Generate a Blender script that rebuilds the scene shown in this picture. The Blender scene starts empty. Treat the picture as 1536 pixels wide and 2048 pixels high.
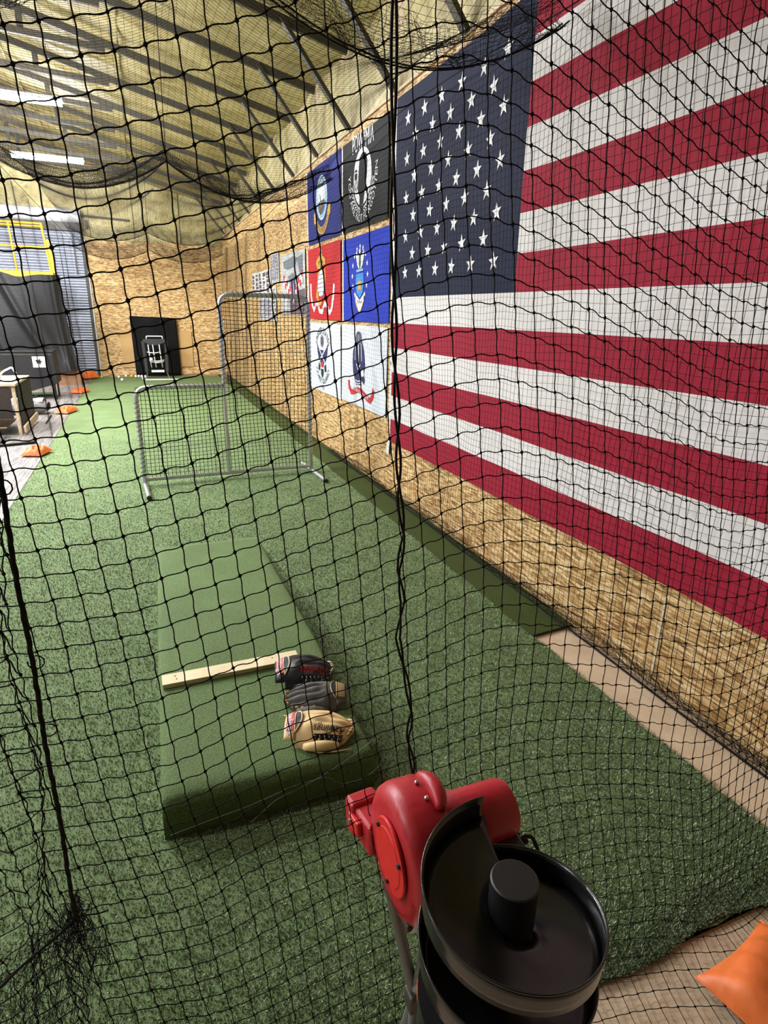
import bpy, bmesh, math, random
import numpy as np
from mathutils import Vector, Matrix

random.seed(7)
rng = np.random.default_rng(11)
sc = bpy.context.scene
COL = sc.collection
PI = math.pi

# ------------------------------------------------------------------ camera
F_PX, YAW, PITCH, ROLL, CAM_H = 1189.34, 0.3814, 0.322, -0.0216, 1.869
cd = bpy.data.cameras.new('camera'); cam = bpy.data.objects.new('camera', cd); COL.objects.link(cam)
cd.sensor_fit = 'HORIZONTAL'; cd.sensor_width = 36.0; cd.lens = F_PX / 1536.0 * 36.0
cd.clip_start = 0.02; cd.clip_end = 200
fw = Vector((math.sin(YAW) * math.cos(PITCH), math.cos(YAW) * math.cos(PITCH), -math.sin(PITCH)))
r0 = Vector((math.cos(YAW), -math.sin(YAW), 0)); d0 = fw.cross(r0)
rt = math.cos(ROLL) * r0 + math.sin(ROLL) * d0
dn = -math.sin(ROLL) * r0 + math.cos(ROLL) * d0
cam.matrix_world = Matrix(((rt.x, -dn.x, -fw.x, 0), (rt.y, -dn.y, -fw.y, 0), (rt.z, -dn.z, -fw.z, CAM_H), (0, 0, 0, 1)))
sc.camera = cam

# ------------------------------------------------------------------ world, exposure
world = bpy.data.worlds.new('world'); sc.world = world; world.use_nodes = True
world.node_tree.nodes['Background'].inputs[0].default_value = (0.80, 0.84, 0.90, 1)
world.node_tree.nodes['Background'].inputs[1].default_value = 0.10
sc.view_settings.view_transform = 'Standard'; sc.view_settings.look = 'None'
sc.view_settings.gamma = 1.0; sc.view_settings.use_curve_mapping = False
sc.view_settings.exposure = 2.6
sc.cycles.max_bounces = 6; sc.cycles.diffuse_bounces = 1; sc.cycles.glossy_bounces = 3
sc.cycles.sample_clamp_indirect = 6.0
LAMP_RADIANCE = 72.0; ADDED_BAY_RADIANCE = 130.0  # bay value is stronger, for the added unseen left rows

# ------------------------------------------------------------------ helpers
def tag(o, label=None, cat=None, group=None, kind=None):
    if label: o['label'] = label
    if cat: o['category'] = cat
    if group: o['group'] = group
    if kind: o['kind'] = kind
    return o

def empty(name, loc=(0, 0, 0), rz=0.0):
    o = bpy.data.objects.new(name, None); COL.objects.link(o)
    o.location = loc; o.rotation_euler = (0, 0, rz); o.empty_display_size = 0.1
    return o

def link(name, me, mat, parent=None, smooth=False, angle=None):
    o = bpy.data.objects.new(name, me); COL.objects.link(o)
    if mat is not None and len(me.materials) == 0: me.materials.append(mat)
    if parent is not None: o.parent = parent
    if smooth:
        me.polygons.foreach_set('use_smooth', np.ones(len(me.polygons), dtype=bool))
        if angle is not None:
            try: me.set_sharp_from_angle(angle=angle)
            except Exception: pass
    me.update()
    return o

def fast_mesh(name, V, Fc, nper):
    """mesh from numpy arrays: V (n,3), Fc (m,nper)"""
    me = bpy.data.meshes.new(name)
    V = np.ascontiguousarray(V, dtype=np.float32); Fc = np.ascontiguousarray(Fc, dtype=np.int32)
    me.vertices.add(len(V)); me.vertices.foreach_set('co', V.ravel())
    me.loops.add(Fc.size); me.loops.foreach_set('vertex_index', Fc.ravel())
    me.polygons.add(len(Fc))
    me.polygons.foreach_set('loop_start', np.arange(0, Fc.size, nper, dtype=np.int32))
    try: me.polygons.foreach_set('loop_total', np.full(len(Fc), nper, dtype=np.int32))
    except Exception: pass
    me.update(calc_edges=True)
    return me

class MB:
    """collects shapes into one mesh"""
    def __init__(s): s.v = []; s.f = []
    def add(s, vs, fs):
        b = len(s.v); s.v += [tuple(map(float, p)) for p in vs]; s.f += [tuple(i + b for i in f) for f in fs]; return s
    def box(s, c, d, rz=0.0, M=None):
        x, y, z = d[0] / 2, d[1] / 2, d[2] / 2
        vs = [Vector((a * x, b * y, e * z)) for a in (-1, 1) for b in (-1, 1) for e in (-1, 1)]
        R = M if M is not None else Matrix.Rotation(rz, 3, 'Z')
        vs = [R @ p + Vector(c) for p in vs]
        return s.add(vs, [(0, 1, 3, 2), (4, 6, 7, 5), (0, 4, 5, 1), (2, 3, 7, 6), (0, 2, 6, 4), (1, 5, 7, 3)])
    def beam(s, a, b, w, h, up=(0, 0, 1)):
        a, b = Vector(a), Vector(b); t = (b - a).normalized(); u = Vector(up)
        sd = t.cross(u).normalized(); u2 = sd.cross(t)
        vs = []
        for p in (a, b):
            for i, j in ((-1, -1), (1, -1), (1, 1), (-1, 1)): vs.append(p + sd * (i * w / 2) + u2 * (j * h / 2))
        return s.add(vs, [(3, 2, 1, 0), (4, 5, 6, 7), (0, 1, 5, 4), (1, 2, 6, 5), (2, 3, 7, 6), (3, 0, 4, 7)])
    def tube(s, pts, r, n=8, cap=True, rr=None):
        pts = [Vector(p) for p in pts]; rings = []; t_prev = None; u = None
        for k, p in enumerate(pts):
            a = pts[max(k - 1, 0)]; b = pts[min(k + 1, len(pts) - 1)]
            t = (b - a).normalized() if (b - a).length > 1e-9 else Vector((0, 0, 1))
            if u is None:
                u = t.orthogonal().normalized()
            else:
                u = (u - t * u.dot(t)); u = u.normalized() if u.length > 1e-6 else t.orthogonal().normalized()
            w = t.cross(u); R = r if rr is None else rr[k]
            rings.append([p + u * (R * math.cos(2 * PI * i / n)) + w * (R * math.sin(2 * PI * i / n)) for i in range(n)])
        vs = [q for g in rings for q in g]; fs = []
        for k in range(len(rings) - 1):
            for i in range(n):
                j = (i + 1) % n; fs.append((k * n + i, k * n + j, (k + 1) * n + j, (k + 1) * n + i))
        if cap:
            fs.append(tuple(range(n - 1, -1, -1))); e = (len(rings) - 1) * n; fs.append(tuple(e + i for i in range(n)))
        return s.add(vs, fs)
    def lathe(s, prof, c, axis='Z', n=24, caps=True):
        """prof: list of (radius, height)"""
        c = Vector(c); vs = []
        for r, h in prof:
            for i in range(n):
                a = 2 * PI * i / n; p = (r * math.cos(a), r * math.sin(a), h)
                if axis == 'X': p = (p[2], p[0], p[1])
                if axis == 'Y': p = (p[1], p[2], p[0])
                vs.append(c + Vector(p))
        fs = []
        for k in range(len(prof) - 1):
            for i in range(n):
                j = (i + 1) % n; fs.append((k * n + i, k * n + j, (k + 1) * n + j, (k + 1) * n + i))
        if caps:
            fs.append(tuple(range(n - 1, -1, -1))); e = (len(prof) - 1) * n; fs.append(tuple(e + i for i in range(n)))
        return s.add(vs, fs)
    def prism(s, poly, m0, m1):
        """poly 2-D outline, m0/m1 map (a,b)->3-D for the two faces"""
        n = len(poly); vs = [m0(*p) for p in poly] + [m1(*p) for p in poly]
        fs = [tuple(range(n - 1, -1, -1)), tuple(range(n, 2 * n))]
        fs += [(i, (i + 1) % n, n + (i + 1) % n, n + i) for i in range(n)]
        return s.add(vs, fs)
    def grid(s, fn, nu, nv, wrap_u=False):
        vs = [fn(i / nu, j / nv) for j in range(nv + 1) for i in range(nu + (0 if wrap_u else 1))]
        W = nu if wrap_u else nu + 1; fs = []
        for j in range(nv):
            for i in range(nu):
                a = j * W + i; b = j * W + (i + 1) % W; fs.append((a, b, b + W, a + W))
        return s.add(vs, fs)
    def build(s, name, mat, parent=None, smooth=False, angle=None, bevel=0.0, seg=2, solid=0.0, subsurf=0):
        me = bpy.data.meshes.new(name); me.from_pydata(s.v, [], s.f); me.validate(); me.update()
        bm = bmesh.new(); bm.from_mesh(me)
        bmesh.ops.recalc_face_normals(bm, faces=bm.faces); bm.to_mesh(me); bm.free()
        o = link(name, me, mat, parent, smooth, angle)
        if solid: m = o.modifiers.new('solid', 'SOLIDIFY'); m.thickness = solid; m.offset = 0
        if bevel: m = o.modifiers.new('bevel', 'BEVEL'); m.width = bevel; m.segments = seg; m.limit_method = 'ANGLE'
        if subsurf: m = o.modifiers.new('sub', 'SUBSURF'); m.levels = subsurf; m.render_levels = subsurf
        return o

def text_mesh(txt, size, shear=0.0, space=1.0):
    """built-in font -> flat mesh arrays (verts 2-D, faces)"""
    cu = bpy.data.curves.new('txt', 'FONT'); cu.body = txt; cu.size = size; cu.shear = shear; cu.space_character = space
    cu.align_x = 'CENTER'; cu.align_y = 'CENTER'; cu.resolution_u = 2
    ob = bpy.data.objects.new('txt', cu); COL.objects.link(ob)
    dg = bpy.context.evaluated_depsgraph_get()
    me = bpy.data.meshes.new_from_object(ob.evaluated_get(dg))
    vs = [(v.co.x, v.co.y) for v in me.vertices]; fs = [tuple(p.vertices) for p in me.polygons]
    bpy.data.objects.remove(ob); bpy.data.curves.remove(cu); bpy.data.meshes.remove(me)
    return vs, fs

# ------------------------------------------------------------------ materials
def new_mat(name):
    m = bpy.data.materials.new(name); m.use_nodes = True
    nt = m.node_tree; b = nt.nodes['Principled BSDF']; return m, nt, b
def N(nt, typ, **kw):
    n = nt.nodes.new(typ)
    for k, v in kw.items():
        if k in n.inputs: n.inputs[k].default_value = v
        else: setattr(n, k, v)
    return n
def L(nt, a, b): nt.links.new(a, b)
def srgb(r, g, b):
    f = lambda c: (c / 255 / 12.92) if c / 255 <= 0.04045 else ((c / 255 + 0.055) / 1.055) ** 2.4
    return (f(r), f(g), f(b), 1)
def ramp(nt, fac, stops):
    r = nt.nodes.new('ShaderNodeValToRGB'); e = r.color_ramp.elements
    e[0].position, e[0].color = stops[0]; e[1].position, e[1].color = stops[1]
    for p, c in stops[2:]: x = e.new(p); x.color = c
    L(nt, fac, r.inputs[0]); return r
def plain(name, col, rough=0.6, metal=0.0, var=0.12, scale=30.0, bump=0.0, spec=0.5, coat=0.0):
    """principled with gentle procedural variation"""
    m, nt, b = new_mat(name)
    tc = N(nt, 'ShaderNodeTexCoord'); nz = N(nt, 'ShaderNodeTexNoise', Scale=scale, Detail=3.0)
    L(nt, tc.outputs['Object'], nz.inputs['Vector'])
    lo = tuple(c * (1 - var) for c in col[:3]) + (1,); hi = tuple(min(1, c * (1 + var)) for c in col[:3]) + (1,)
    r = ramp(nt, nz.outputs['Fac'], [(0.3, lo), (0.7, hi)])
    L(nt, r.outputs[0], b.inputs['Base Color'])
    b.inputs['Roughness'].default_value = rough; b.inputs['Metallic'].default_value = metal
    b.inputs['Specular IOR Level'].default_value = spec; b.inputs['Coat Weight'].default_value = coat
    if bump:
        bp = N(nt, 'ShaderNodeBump', Strength=bump, Distance=0.01); L(nt, nz.outputs['Fac'], bp.inputs['Height']); L(nt, bp.outputs[0], b.inputs['Normal'])
    return m

def osb_material(name, swap):
    m, nt, b = new_mat(name)
    tc = N(nt, 'ShaderNodeTexCoord'); oi = N(nt, 'ShaderNodeObjectInfo')
    mp = N(nt, 'ShaderNodeMapping'); L(nt, tc.outputs['Object'], mp.inputs[0])
    L(nt, oi.outputs['Random'], mp.inputs['Rotation'])
    base = None
    hs = []
    for k, (rot, st, scl) in enumerate([(0.35, (1, 1, 3.2), 26), (-0.5, (1, 1, 4.0), 22), (0.05, (1, 1, 2.4), 40)]):
        mk = N(nt, 'ShaderNodeMapping')
        mk.inputs['Rotation'].default_value = (rot if not swap else 0, rot if swap else 0, 0)
        mk.inputs['Scale'].default_value = (0.42, 1, st[2] * 0.8) if swap else (1, 0.42, st[2] * 0.8)
        L(nt, tc.outputs['Object'], mk.inputs[0])
        wv = N(nt, 'ShaderNodeTexNoise', Scale=9.0, Detail=2.0); L(nt, mk.outputs[0], wv.inputs['Vector'])
        mx = N(nt, 'ShaderNodeMixRGB', blend_type='ADD'); mx.inputs[0].default_value = 0.10
        L(nt, mk.outputs[0], mx.inputs[1]); L(nt, wv.outputs['Color'], mx.inputs[2])
        vo = N(nt, 'ShaderNodeTexVoronoi', Scale=float(scl)); L(nt, mx.outputs[0], vo.inputs['Vector'])
        hs.append(vo.outputs['Color'])
    a = N(nt, 'ShaderNodeMixRGB'); a.inputs[0].default_value = 0.5; L(nt, hs[0], a.inputs[1]); L(nt, hs[1], a.inputs[2])
    c = N(nt, 'ShaderNodeMixRGB'); c.inputs[0].default_value = 0.42; L(nt, a.outputs[0], c.inputs[1]); L(nt, hs[2], c.inputs[2])
    sp = N(nt, 'ShaderNodeSeparateColor'); L(nt, c.outputs[0], sp.inputs[0])
    r = ramp(nt, sp.outputs[0], [(0.24, srgb(140, 104, 60)), (0.76, srgb(250, 222, 168)), (0.42, srgb(196, 155, 97)), (0.57, srgb(222, 184, 124))])
    big = N(nt, 'ShaderNodeTexNoise', Scale=1.1, Detail=2.0); L(nt, tc.outputs['Object'], big.inputs['Vector'])
    rb = ramp(nt, big.outputs['Fac'], [(0.3, (0.86, 0.84, 0.80, 1)), (0.7, (1.06, 1.06, 1.06, 1))])
    mu = N(nt, 'ShaderNodeMixRGB', blend_type='MULTIPLY'); mu.inputs[0].default_value = 1.0
    L(nt, r.outputs[0], mu.inputs[1]); L(nt, rb.outputs[0], mu.inputs[2]); L(nt, mu.outputs[0], b.inputs['Base Color'])
    b.inputs['Roughness'].default_value = 0.62; b.inputs['Specular IOR Level'].default_value = 0.35
    bp = N(nt, 'ShaderNodeBump', Strength=0.25, Distance=0.004); L(nt, sp.outputs[0], bp.inputs['Height']); L(nt, bp.outputs[0], b.inputs['Normal'])
    return m

def turf_material(name, dark, mid, light, island=False, scale=260.0):
    m, nt, b = new_mat(name)
    tc = N(nt, 'ShaderNodeTexCoord')
    n1 = N(nt, 'ShaderNodeTexNoise', Scale=scale, Detail=3.0, Roughness=0.7); L(nt, tc.outputs['Object'], n1.inputs['Vector'])
    n2 = N(nt, 'ShaderNodeTexNoise', Scale=3.0, Detail=3.0); L(nt, tc.outputs['Object'], n2.inputs['Vector'])
    if island:
        g = N(nt, 'ShaderNodeNewGeometry'); fac = g.outputs['Random Per Island']
    else: fac = n1.outputs['Fac']
    r = ramp(nt, fac, [(0.25 if not island else 0.0, dark), (0.75 if not island else 1.0, light), (0.5 if not island else 0.6, mid)])
    rb = ramp(nt, n2.outputs['Fac'], [(0.3, (0.88, 0.88, 0.86, 1)), (0.7, (1.1, 1.1, 1.1, 1))])
    mu = N(nt, 'ShaderNodeMixRGB', blend_type='MULTIPLY'); mu.inputs[0].default_value = 1.0
    L(nt, r.outputs[0], mu.inputs[1]); L(nt, rb.outputs[0], mu.inputs[2]); L(nt, mu.outputs[0], b.inputs['Base Color'])
    b.inputs['Roughness'].default_value = 0.75; b.inputs['Specular IOR Level'].default_value = 0.25
    if not island:
        bp = N(nt, 'ShaderNodeBump', Strength=0.6, Distance=0.008); L(nt, n1.outputs['Fac'], bp.inputs['Height']); L(nt, bp.outputs[0], b.inputs['Normal'])
    return m

def concrete_material(name, c0, c1):
    m, nt, b = new_mat(name)
    tc = N(nt, 'ShaderNodeTexCoord')
    n1 = N(nt, 'ShaderNodeTexNoise', Scale=5.0, Detail=8.0, Roughness=0.65); L(nt, tc.outputs['Object'], n1.inputs['Vector'])
    n2 = N(nt, 'ShaderNodeTexNoise', Scale=160.0, Detail=2.0); L(nt, tc.outputs['Object'], n2.inputs['Vector'])
    a = N(nt, 'ShaderNodeMixRGB'); a.inputs[0].default_value = 0.25; L(nt, n1.outputs['Fac'], a.inputs[1]); L(nt, n2.outputs['Fac'], a.inputs[2])
    r = ramp(nt, a.outputs[0], [(0.35, c0), (0.65, c1)]); L(nt, r.outputs[0], b.inputs['Base Color'])
    b.inputs['Roughness'].default_value = 0.8
    bp = N(nt, 'ShaderNodeBump', Strength=0.12, Distance=0.004); L(nt, n2.outputs['Fac'], bp.inputs['Height']); L(nt, bp.outputs[0], b.inputs['Normal'])
    return m

def vinyl_floor_material():
    m, nt, b = new_mat('grey_wood_grain_vinyl')
    tc = N(nt, 'ShaderNodeTexCoord'); mp = N(nt, 'ShaderNodeMapping'); mp.inputs['Scale'].default_value = (7.0, 0.7, 1); mp.inputs['Rotation'].default_value = (0, 0, 0.1)
    L(nt, tc.outputs['Object'], mp.inputs[0])
    w = N(nt, 'ShaderNodeTexNoise', Scale=2.5, Detail=6.0, Distortion=1.6); L(nt, mp.outputs[0], w.inputs['Vector'])
    r = ramp(nt, w.outputs['Fac'], [(0.3, srgb(104, 99, 94)), (0.65, srgb(164, 158, 152))]); L(nt, r.outputs[0], b.inputs['Base Color'])
    b.inputs['Roughness'].default_value = 0.45
    return m

def insulation_material():
    m, nt, b = new_mat('yellowed_insulation_facing')
    tc = N(nt, 'ShaderNodeTexCoord')
    mp = N(nt, 'ShaderNodeMapping'); mp.inputs['Scale'].default_value = (1.0, 2.6, 1.0); L(nt, tc.outputs['Object'], mp.inputs[0])
    n1 = N(nt, 'ShaderNodeTexNoise', Scale=2.2, Detail=6.0, Roughness=0.62, Distortion=0.6); L(nt, mp.outputs[0], n1.inputs['Vector'])
    n2 = N(nt, 'ShaderNodeTexNoise', Scale=14.0, Detail=4.0, Roughness=0.6); L(nt, tc.outputs['Object'], n2.inputs['Vector'])
    a = N(nt, 'ShaderNodeMixRGB'); a.inputs[0].default_value = 0.35; L(nt, n1.outputs['Fac'], a.inputs[1]); L(nt, n2.outputs['Fac'], a.inputs[2])
    r = ramp(nt, a.outputs[0], [(0.33, srgb(128, 112, 62)), (0.68, srgb(218, 206, 154)), (0.5, srgb(188, 174, 116))])
    L(nt, r.outputs[0], b.inputs['Base Color']); b.inputs['Roughness'].default_value = 0.55
    bp = N(nt, 'ShaderNodeBump', Strength=0.5, Distance=0.04); L(nt, n1.outputs['Fac'], bp.inputs['Height']); L(nt, bp.outputs[0], b.inputs['Normal'])
    return m

def cloth(name, col, rough=0.75, var=0.06):
    m, nt, b = new_mat(name)
    tc = N(nt, 'ShaderNodeTexCoord'); mp = N(nt, 'ShaderNodeMapping'); mp.inputs['Scale'].default_value = (1, 5.0, 0.5)
    L(nt, tc.outputs['Object'], mp.inputs[0])
    n1 = N(nt, 'ShaderNodeTexNoise', Scale=6.0, Detail=5.0); L(nt, mp.outputs[0], n1.inputs['Vector'])
    lo = tuple(c * (1 - var) for c in col[:3]) + (1,); hi = tuple(min(1, c * (1 + var)) for c in col[:3]) + (1,)
    r = ramp(nt, n1.outputs['Fac'], [(0.3, lo), (0.7, hi)]); L(nt, r.outputs[0], b.inputs['Base Color'])
    b.inputs['Roughness'].default_value = rough; b.inputs['Sheen Weight'].default_value = 0.02
    b.inputs['Specular IOR Level'].default_value = 0.2
    bp = N(nt, 'ShaderNodeBump', Strength=0.25, Distance=0.02); L(nt, n1.outputs['Fac'], bp.inputs['Height']); L(nt, bp.outputs[0], b.inputs['Normal'])
    return m

def emitter(name, col, strength):
    m = bpy.data.materials.new(name); m.use_nodes = True; nt = m.node_tree
    nt.nodes.clear(); e = N(nt, 'ShaderNodeEmission'); e.inputs[0].default_value = col; e.inputs[1].default_value = strength
    o = N(nt, 'ShaderNodeOutputMaterial'); L(nt, e.outputs[0], o.inputs[0]); return m

M = dict(
    osb_x=osb_material('osb_boards', False), osb_y=osb_material('osb_boards_far', True),
    turf=turf_material('turf_backing', srgb(82, 100, 62), srgb(112, 134, 86), srgb(148, 168, 118)),
    blade=turf_material('turf_blades', srgb(70, 90, 54), srgb(128, 148, 100), srgb(222, 232, 196), island=True),
    turf_dark=turf_material('dark_turf_strip', srgb(40, 50, 14), srgb(60, 74, 26), srgb(82, 98, 42)),
    mound=turf_material('short_mound_turf', srgb(66, 88, 46), srgb(94, 116, 66), srgb(128, 148, 94), scale=150.0),
    concrete=concrete_material('tan_concrete', srgb(200, 172, 138), srgb(226, 202, 168)),
    vinyl=vinyl_floor_material(), insul=insulation_material(),
    steel=plain('painted_steel', srgb(78, 74, 62), 0.55, 0.1), steel_dark=plain('dark_steel', srgb(70, 68, 62), 0.5, 0.3),
    galv=plain('galvanised_tube', srgb(190, 194, 196), 0.35, 0.75, spec=0.6),
    door=plain('door_curtain_metal', srgb(176, 182, 196), 0.4, 0.35), white_trim=plain('white_metal_trim', srgb(226, 228, 232), 0.5),
    twine=plain('black_twine', srgb(20, 20, 19), 0.85, spec=0.15), twine_far=plain('net_twine', srgb(26, 25, 23), 0.9, spec=0.1),
    rope=plain('black_cord', srgb(14, 14, 14), 0.8, spec=0.2), grey_cord=plain('grey_cord', srgb(128, 126, 112), 0.8),
    red=cloth('flag_red', srgb(158, 30, 52)), white=cloth('flag_white', srgb(232, 228, 222)), navy=cloth('flag_canton_blue', srgb(24, 31, 56)),
    star=cloth('star_white', srgb(244, 244, 242)), heading=cloth('flag_heading', srgb(238, 236, 232)),
    f_navy=cloth('navy_flag_blue', srgb(38, 46, 118)), f_black=cloth('black_flag', srgb(30, 34, 34)), f_red=cloth('red_flag', srgb(196, 40, 44)),
    f_blue=cloth('royal_blue_flag', srgb(32, 56, 176)), f_white=cloth('white_flag', srgb(226, 232, 238)),
    p_white=plain('print_white', srgb(240, 240, 238), 0.8, var=0.03), p_gold=plain('print_gold', srgb(212, 166, 52), 0.7), p_black=plain('print_black', srgb(26, 26, 30), 0.8),
    p_lblue=plain('print_light_blue', srgb(156, 196, 222), 0.8), p_sky=plain('print_sky_blue', srgb(64, 146, 220), 0.8), p_grey=plain('print_grey', srgb(120, 124, 130), 0.8),
    p_dblue=plain('print_dark_blue', srgb(40, 42, 92), 0.8), p_red=plain('print_red', srgb(200, 44, 50), 0.8), p_brown=plain('print_brown', srgb(112, 84, 50), 0.8),
    p_green=plain('print_green', srgb(74, 98, 60), 0.8), p_pale=plain('print_pale_blue', srgb(206, 220, 226), 0.8), p_pink=plain('print_pink', srgb(232, 150, 140), 0.8),
    ink=plain('faded_ink', srgb(104, 88, 92), 0.8, var=0.3), ink2=plain('faded_violet_ink', srgb(140, 128, 140), 0.8, var=0.3), banner=plain('grey_banner', srgb(190, 192, 190), 0.7, var=0.22, scale=8),
    machine_red=plain('red_moulded_plastic', srgb(186, 30, 42), 0.42, var=0.06, scale=120, bump=0.03), machine_red2=plain('bright_red_plate', srgb(214, 36, 36), 0.45, var=0.06),
    black_gloss=plain('glossy_black_plastic', srgb(32, 32, 32), 0.22, var=0.15, scale=8, spec=0.55), black_plastic=plain('black_plastic', srgb(24, 24, 24), 0.5),
    grey_tube=plain('grey_leg_tube', srgb(112, 114, 108), 0.45, 0.3), orange_label=plain('orange_label', srgb(222, 96, 30), 0.5), white_label=plain('white_label', srgb(235, 232, 226), 0.6),
    chrome=plain('screw_metal', srgb(210, 205, 195), 0.25, 0.9),
    wood=plain('pale_pine', srgb(232, 214, 168), 0.65, var=0.10, scale=12), wood2=plain('raw_timber', srgb(206, 182, 146), 0.7, var=0.16, scale=14), brown_board=plain('brown_cardboard', srgb(148, 108, 76), 0.8),
    ply=plain('plain_plywood', srgb(204, 164, 104), 0.7, var=0.05, scale=4),
    black_leather=plain('black_leather', srgb(26, 27, 31), 0.38, var=0.25, scale=50, bump=0.15), brown_leather=plain('worn_dark_leather', srgb(34, 27, 27), 0.6, var=0.3, scale=40, bump=0.3),
    grey_leather=plain('worn_grey_leather', srgb(84, 80, 74), 0.75, var=0.35, scale=22, bump=0.5), tan_leather=plain('tan_leather', srgb(240, 204, 142), 0.6, var=0.14, scale=18, bump=0.25),
    tan_worn=plain('worn_tan_edge', srgb(168, 142, 94), 0.7, var=0.25), lace=plain('cream_lace', srgb(216, 206, 172), 0.7), tan_lace=plain('tan_lace', srgb(222, 176, 104), 0.7),
    red_patch=plain('red_label_patch', srgb(196, 36, 44), 0.6), pink_patch=plain('faded_red_patch', srgb(214, 92, 88), 0.6), dark_in=plain('opening_shade_and_screws', srgb(30, 34, 38), 0.6),
    orange=plain('orange_vinyl', srgb(244, 122, 56), 0.5, var=0.16, scale=9, bump=0.35), tarp=plain('black_tarp', srgb(15, 15, 16), 0.6, var=0.18, scale=5),
    yellow=plain('safety_yellow_paint', srgb(246, 190, 36), 0.45), pad=plain('black_pad_vinyl', srgb(9, 9, 10), 0.7, var=0.2, scale=6, spec=0.2), pad_grey=plain('charcoal_pad', srgb(38, 40, 42), 0.6),
    strap=plain('white_strap', srgb(236, 236, 232), 0.7), ball=plain('white_ball', srgb(240, 238, 230), 0.6), yball=plain('yellow_ball', srgb(226, 220, 40), 0.6), gball=plain('lime_ball', srgb(170, 220, 60), 0.6),
    bin=plain('black_case', srgb(17, 17, 18), 0.5, var=0.2, scale=10), shelf_dark=plain('dark_shelf_side', srgb(9, 8, 7), 0.7, var=0.3, scale=16), shelf_brown=plain('brown_shelf_back', srgb(46, 34, 27), 0.7),
    bag_grey=plain('grey_bag', srgb(120, 118, 116), 0.7, var=0.3, scale=10), bag_white=plain('pale_cloth', srgb(222, 220, 214), 0.8), mat_green=plain('green_mat', srgb(84, 108, 72), 0.9),
    low_bounce_dark=plain('low_bounce_dark_wall', srgb(38, 36, 32), 0.9), clear=plain('milky_plastic', srgb(172, 184, 186), 0.3, var=0.25, scale=14), outlet=plain('outlet_plate', srgb(96, 96, 92), 0.5),
    tube_light=emitter('lit_tube', (0.95, 0.95, 1.0, 1), LAMP_RADIANCE), added_bay_light=emitter('added_bay_tube', (0.95, 0.95, 1.0, 1), ADDED_BAY_RADIANCE),
)

# ================================================================== SETTING
WX = 2.40          # inner face of the right wall
FY = 19.18         # inner face of the far wall
TOPZ = 3.77        # top of the boarding
def roof_z(x): return 4.60 + 0.235 * (2.4 - x) if x > -6.0 else 4.60 + 0.235 * 8.4 - 0.235 * (-6.0 - x)
FRAMES = [5.90 + 1.325 * k for k in range(-5, 10)]

o = MB().box((-3.3, 7.6, -0.06), (11.6, 23.6, 0.10)).build('floor', M['concrete']); tag(o, kind='structure')
o = MB().box((-5.2, 11.1, -0.006), (7.72, 16.2, 0.02)).build('trim_1', M['vinyl']); tag(o, kind='structure')

# right wall: backing, sheathing boards, insulation above
wr = MB().box((WX + 0.06, 7.6, 2.4), (0.08, 23.6, 4.9)).build('wall_right', M['wood2']); tag(wr, kind='structure')
pm = {}
def panel(parent, mat, c, d):
    key = (round(d[0], 3), round(d[1], 3), round(d[2], 3), mat.name)
    if key not in pm:
        o = MB().box((0, 0, 0), d).build('osb_panel', mat, parent, bevel=0.0015, seg=1); pm[key] = o.data
    else:
        o = link('osb_panel', pm[key], None, parent); m = o.modifiers.new('bevel', 'BEVEL'); m.width = 0.0015; m.segments = 1
    o.location = c; return o
for r, (z0, z1) in enumerate([(0.0, 1.217), (1.221, 2.437), (2.441, 3.657), (3.661, TOPZ)]):
    y = -4.06 + 2.44 - (1.22 if r % 2 else 0)
    if r == 0: y = 2.04 - 2.44
    while y < FY:
        a, b = max(y, -1.0) + 0.002, min(y + 2.44, FY) - 0.002
        if b - a > 0.1: panel(wr, M['osb_x'], (WX + 0.008, (a + b) / 2, (z0 + z1) / 2), (0.016, b - a, z1 - z0))
        y += 2.44
# pale gap strip between two boards low on the wall
MB().box((WX - 0.001, 2.04, 0.28), (0.006, 0.012, 0.46)).build('gap_strip', M['lace'], wr)
def pleat(u, v):
    y = -1.0 + u * 20.18; z = TOPZ + v * 0.86
    ph = (y - 5.9) / 1.325
    x = WX + 0.012 - 0.03 * (0.5 - 0.5 * math.cos(2 * PI * ph)) * math.sin(PI * min(1, v * 1.1)) - 0.012 * math.sin(9.1 * y + 1.5 * math.sin(y * 2.3)) * (0.4 + 0.6 * v)
    return (x, y, z)
MB().grid(pleat, 520, 8).build('wall_insulation', M['insul'], wr, smooth=True)
MB().beam((WX - 0.005, -1, TOPZ + 0.012), (WX - 0.005, FY, TOPZ + 0.012), 0.03, 0.025).build('top_plate', M['wood2'], wr)

# far wall
wf = MB().box((-3.3, FY + 0.10, 3.0), (11.6, 0.10, 6.6)).build('wall_far', M['insul']); tag(wf, kind='structure')
for r, (z0, z1) in enumerate([(0.0, 1.217), (1.221, 2.437), (2.441, 3.60)]):
    for a, b in ((-1.14, 0.05), (0.054, 2.398)) if r % 2 == 0 else ((-1.14, 1.296), (1.30, 2.398)):
        panel(wf, M['osb_y'], ((a + b) / 2, FY + 0.008, (z0 + z1) / 2), (b - a, 0.016, z1 - z0))
for x in (0.08, 1.28, -1.02):
    MB().box((x, FY - 0.01, 4.55), (0.09, 0.06, 1.85)).build('wall_girt', M['insul'], wf)
def fquilt(u, v):
    x = -1.2 + u * 3.62; z = 3.60 + v * 2.2
    return (x, FY + 0.02 - 0.03 * abs(math.sin(PI * (x - 0.08) / 1.2)) ** 0.6 - 0.01 * math.sin(7 * z + 3 * x), z)
MB().grid(fquilt, 60, 16).build('far_insulation', M['insul'], wf, smooth=True)
MB().beam((-1.2, FY - 0.05, 4.16), (0.05, FY - 0.05, 4.12), 0.05, 0.05).build('girt_rail', M['steel'], wf)
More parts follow.
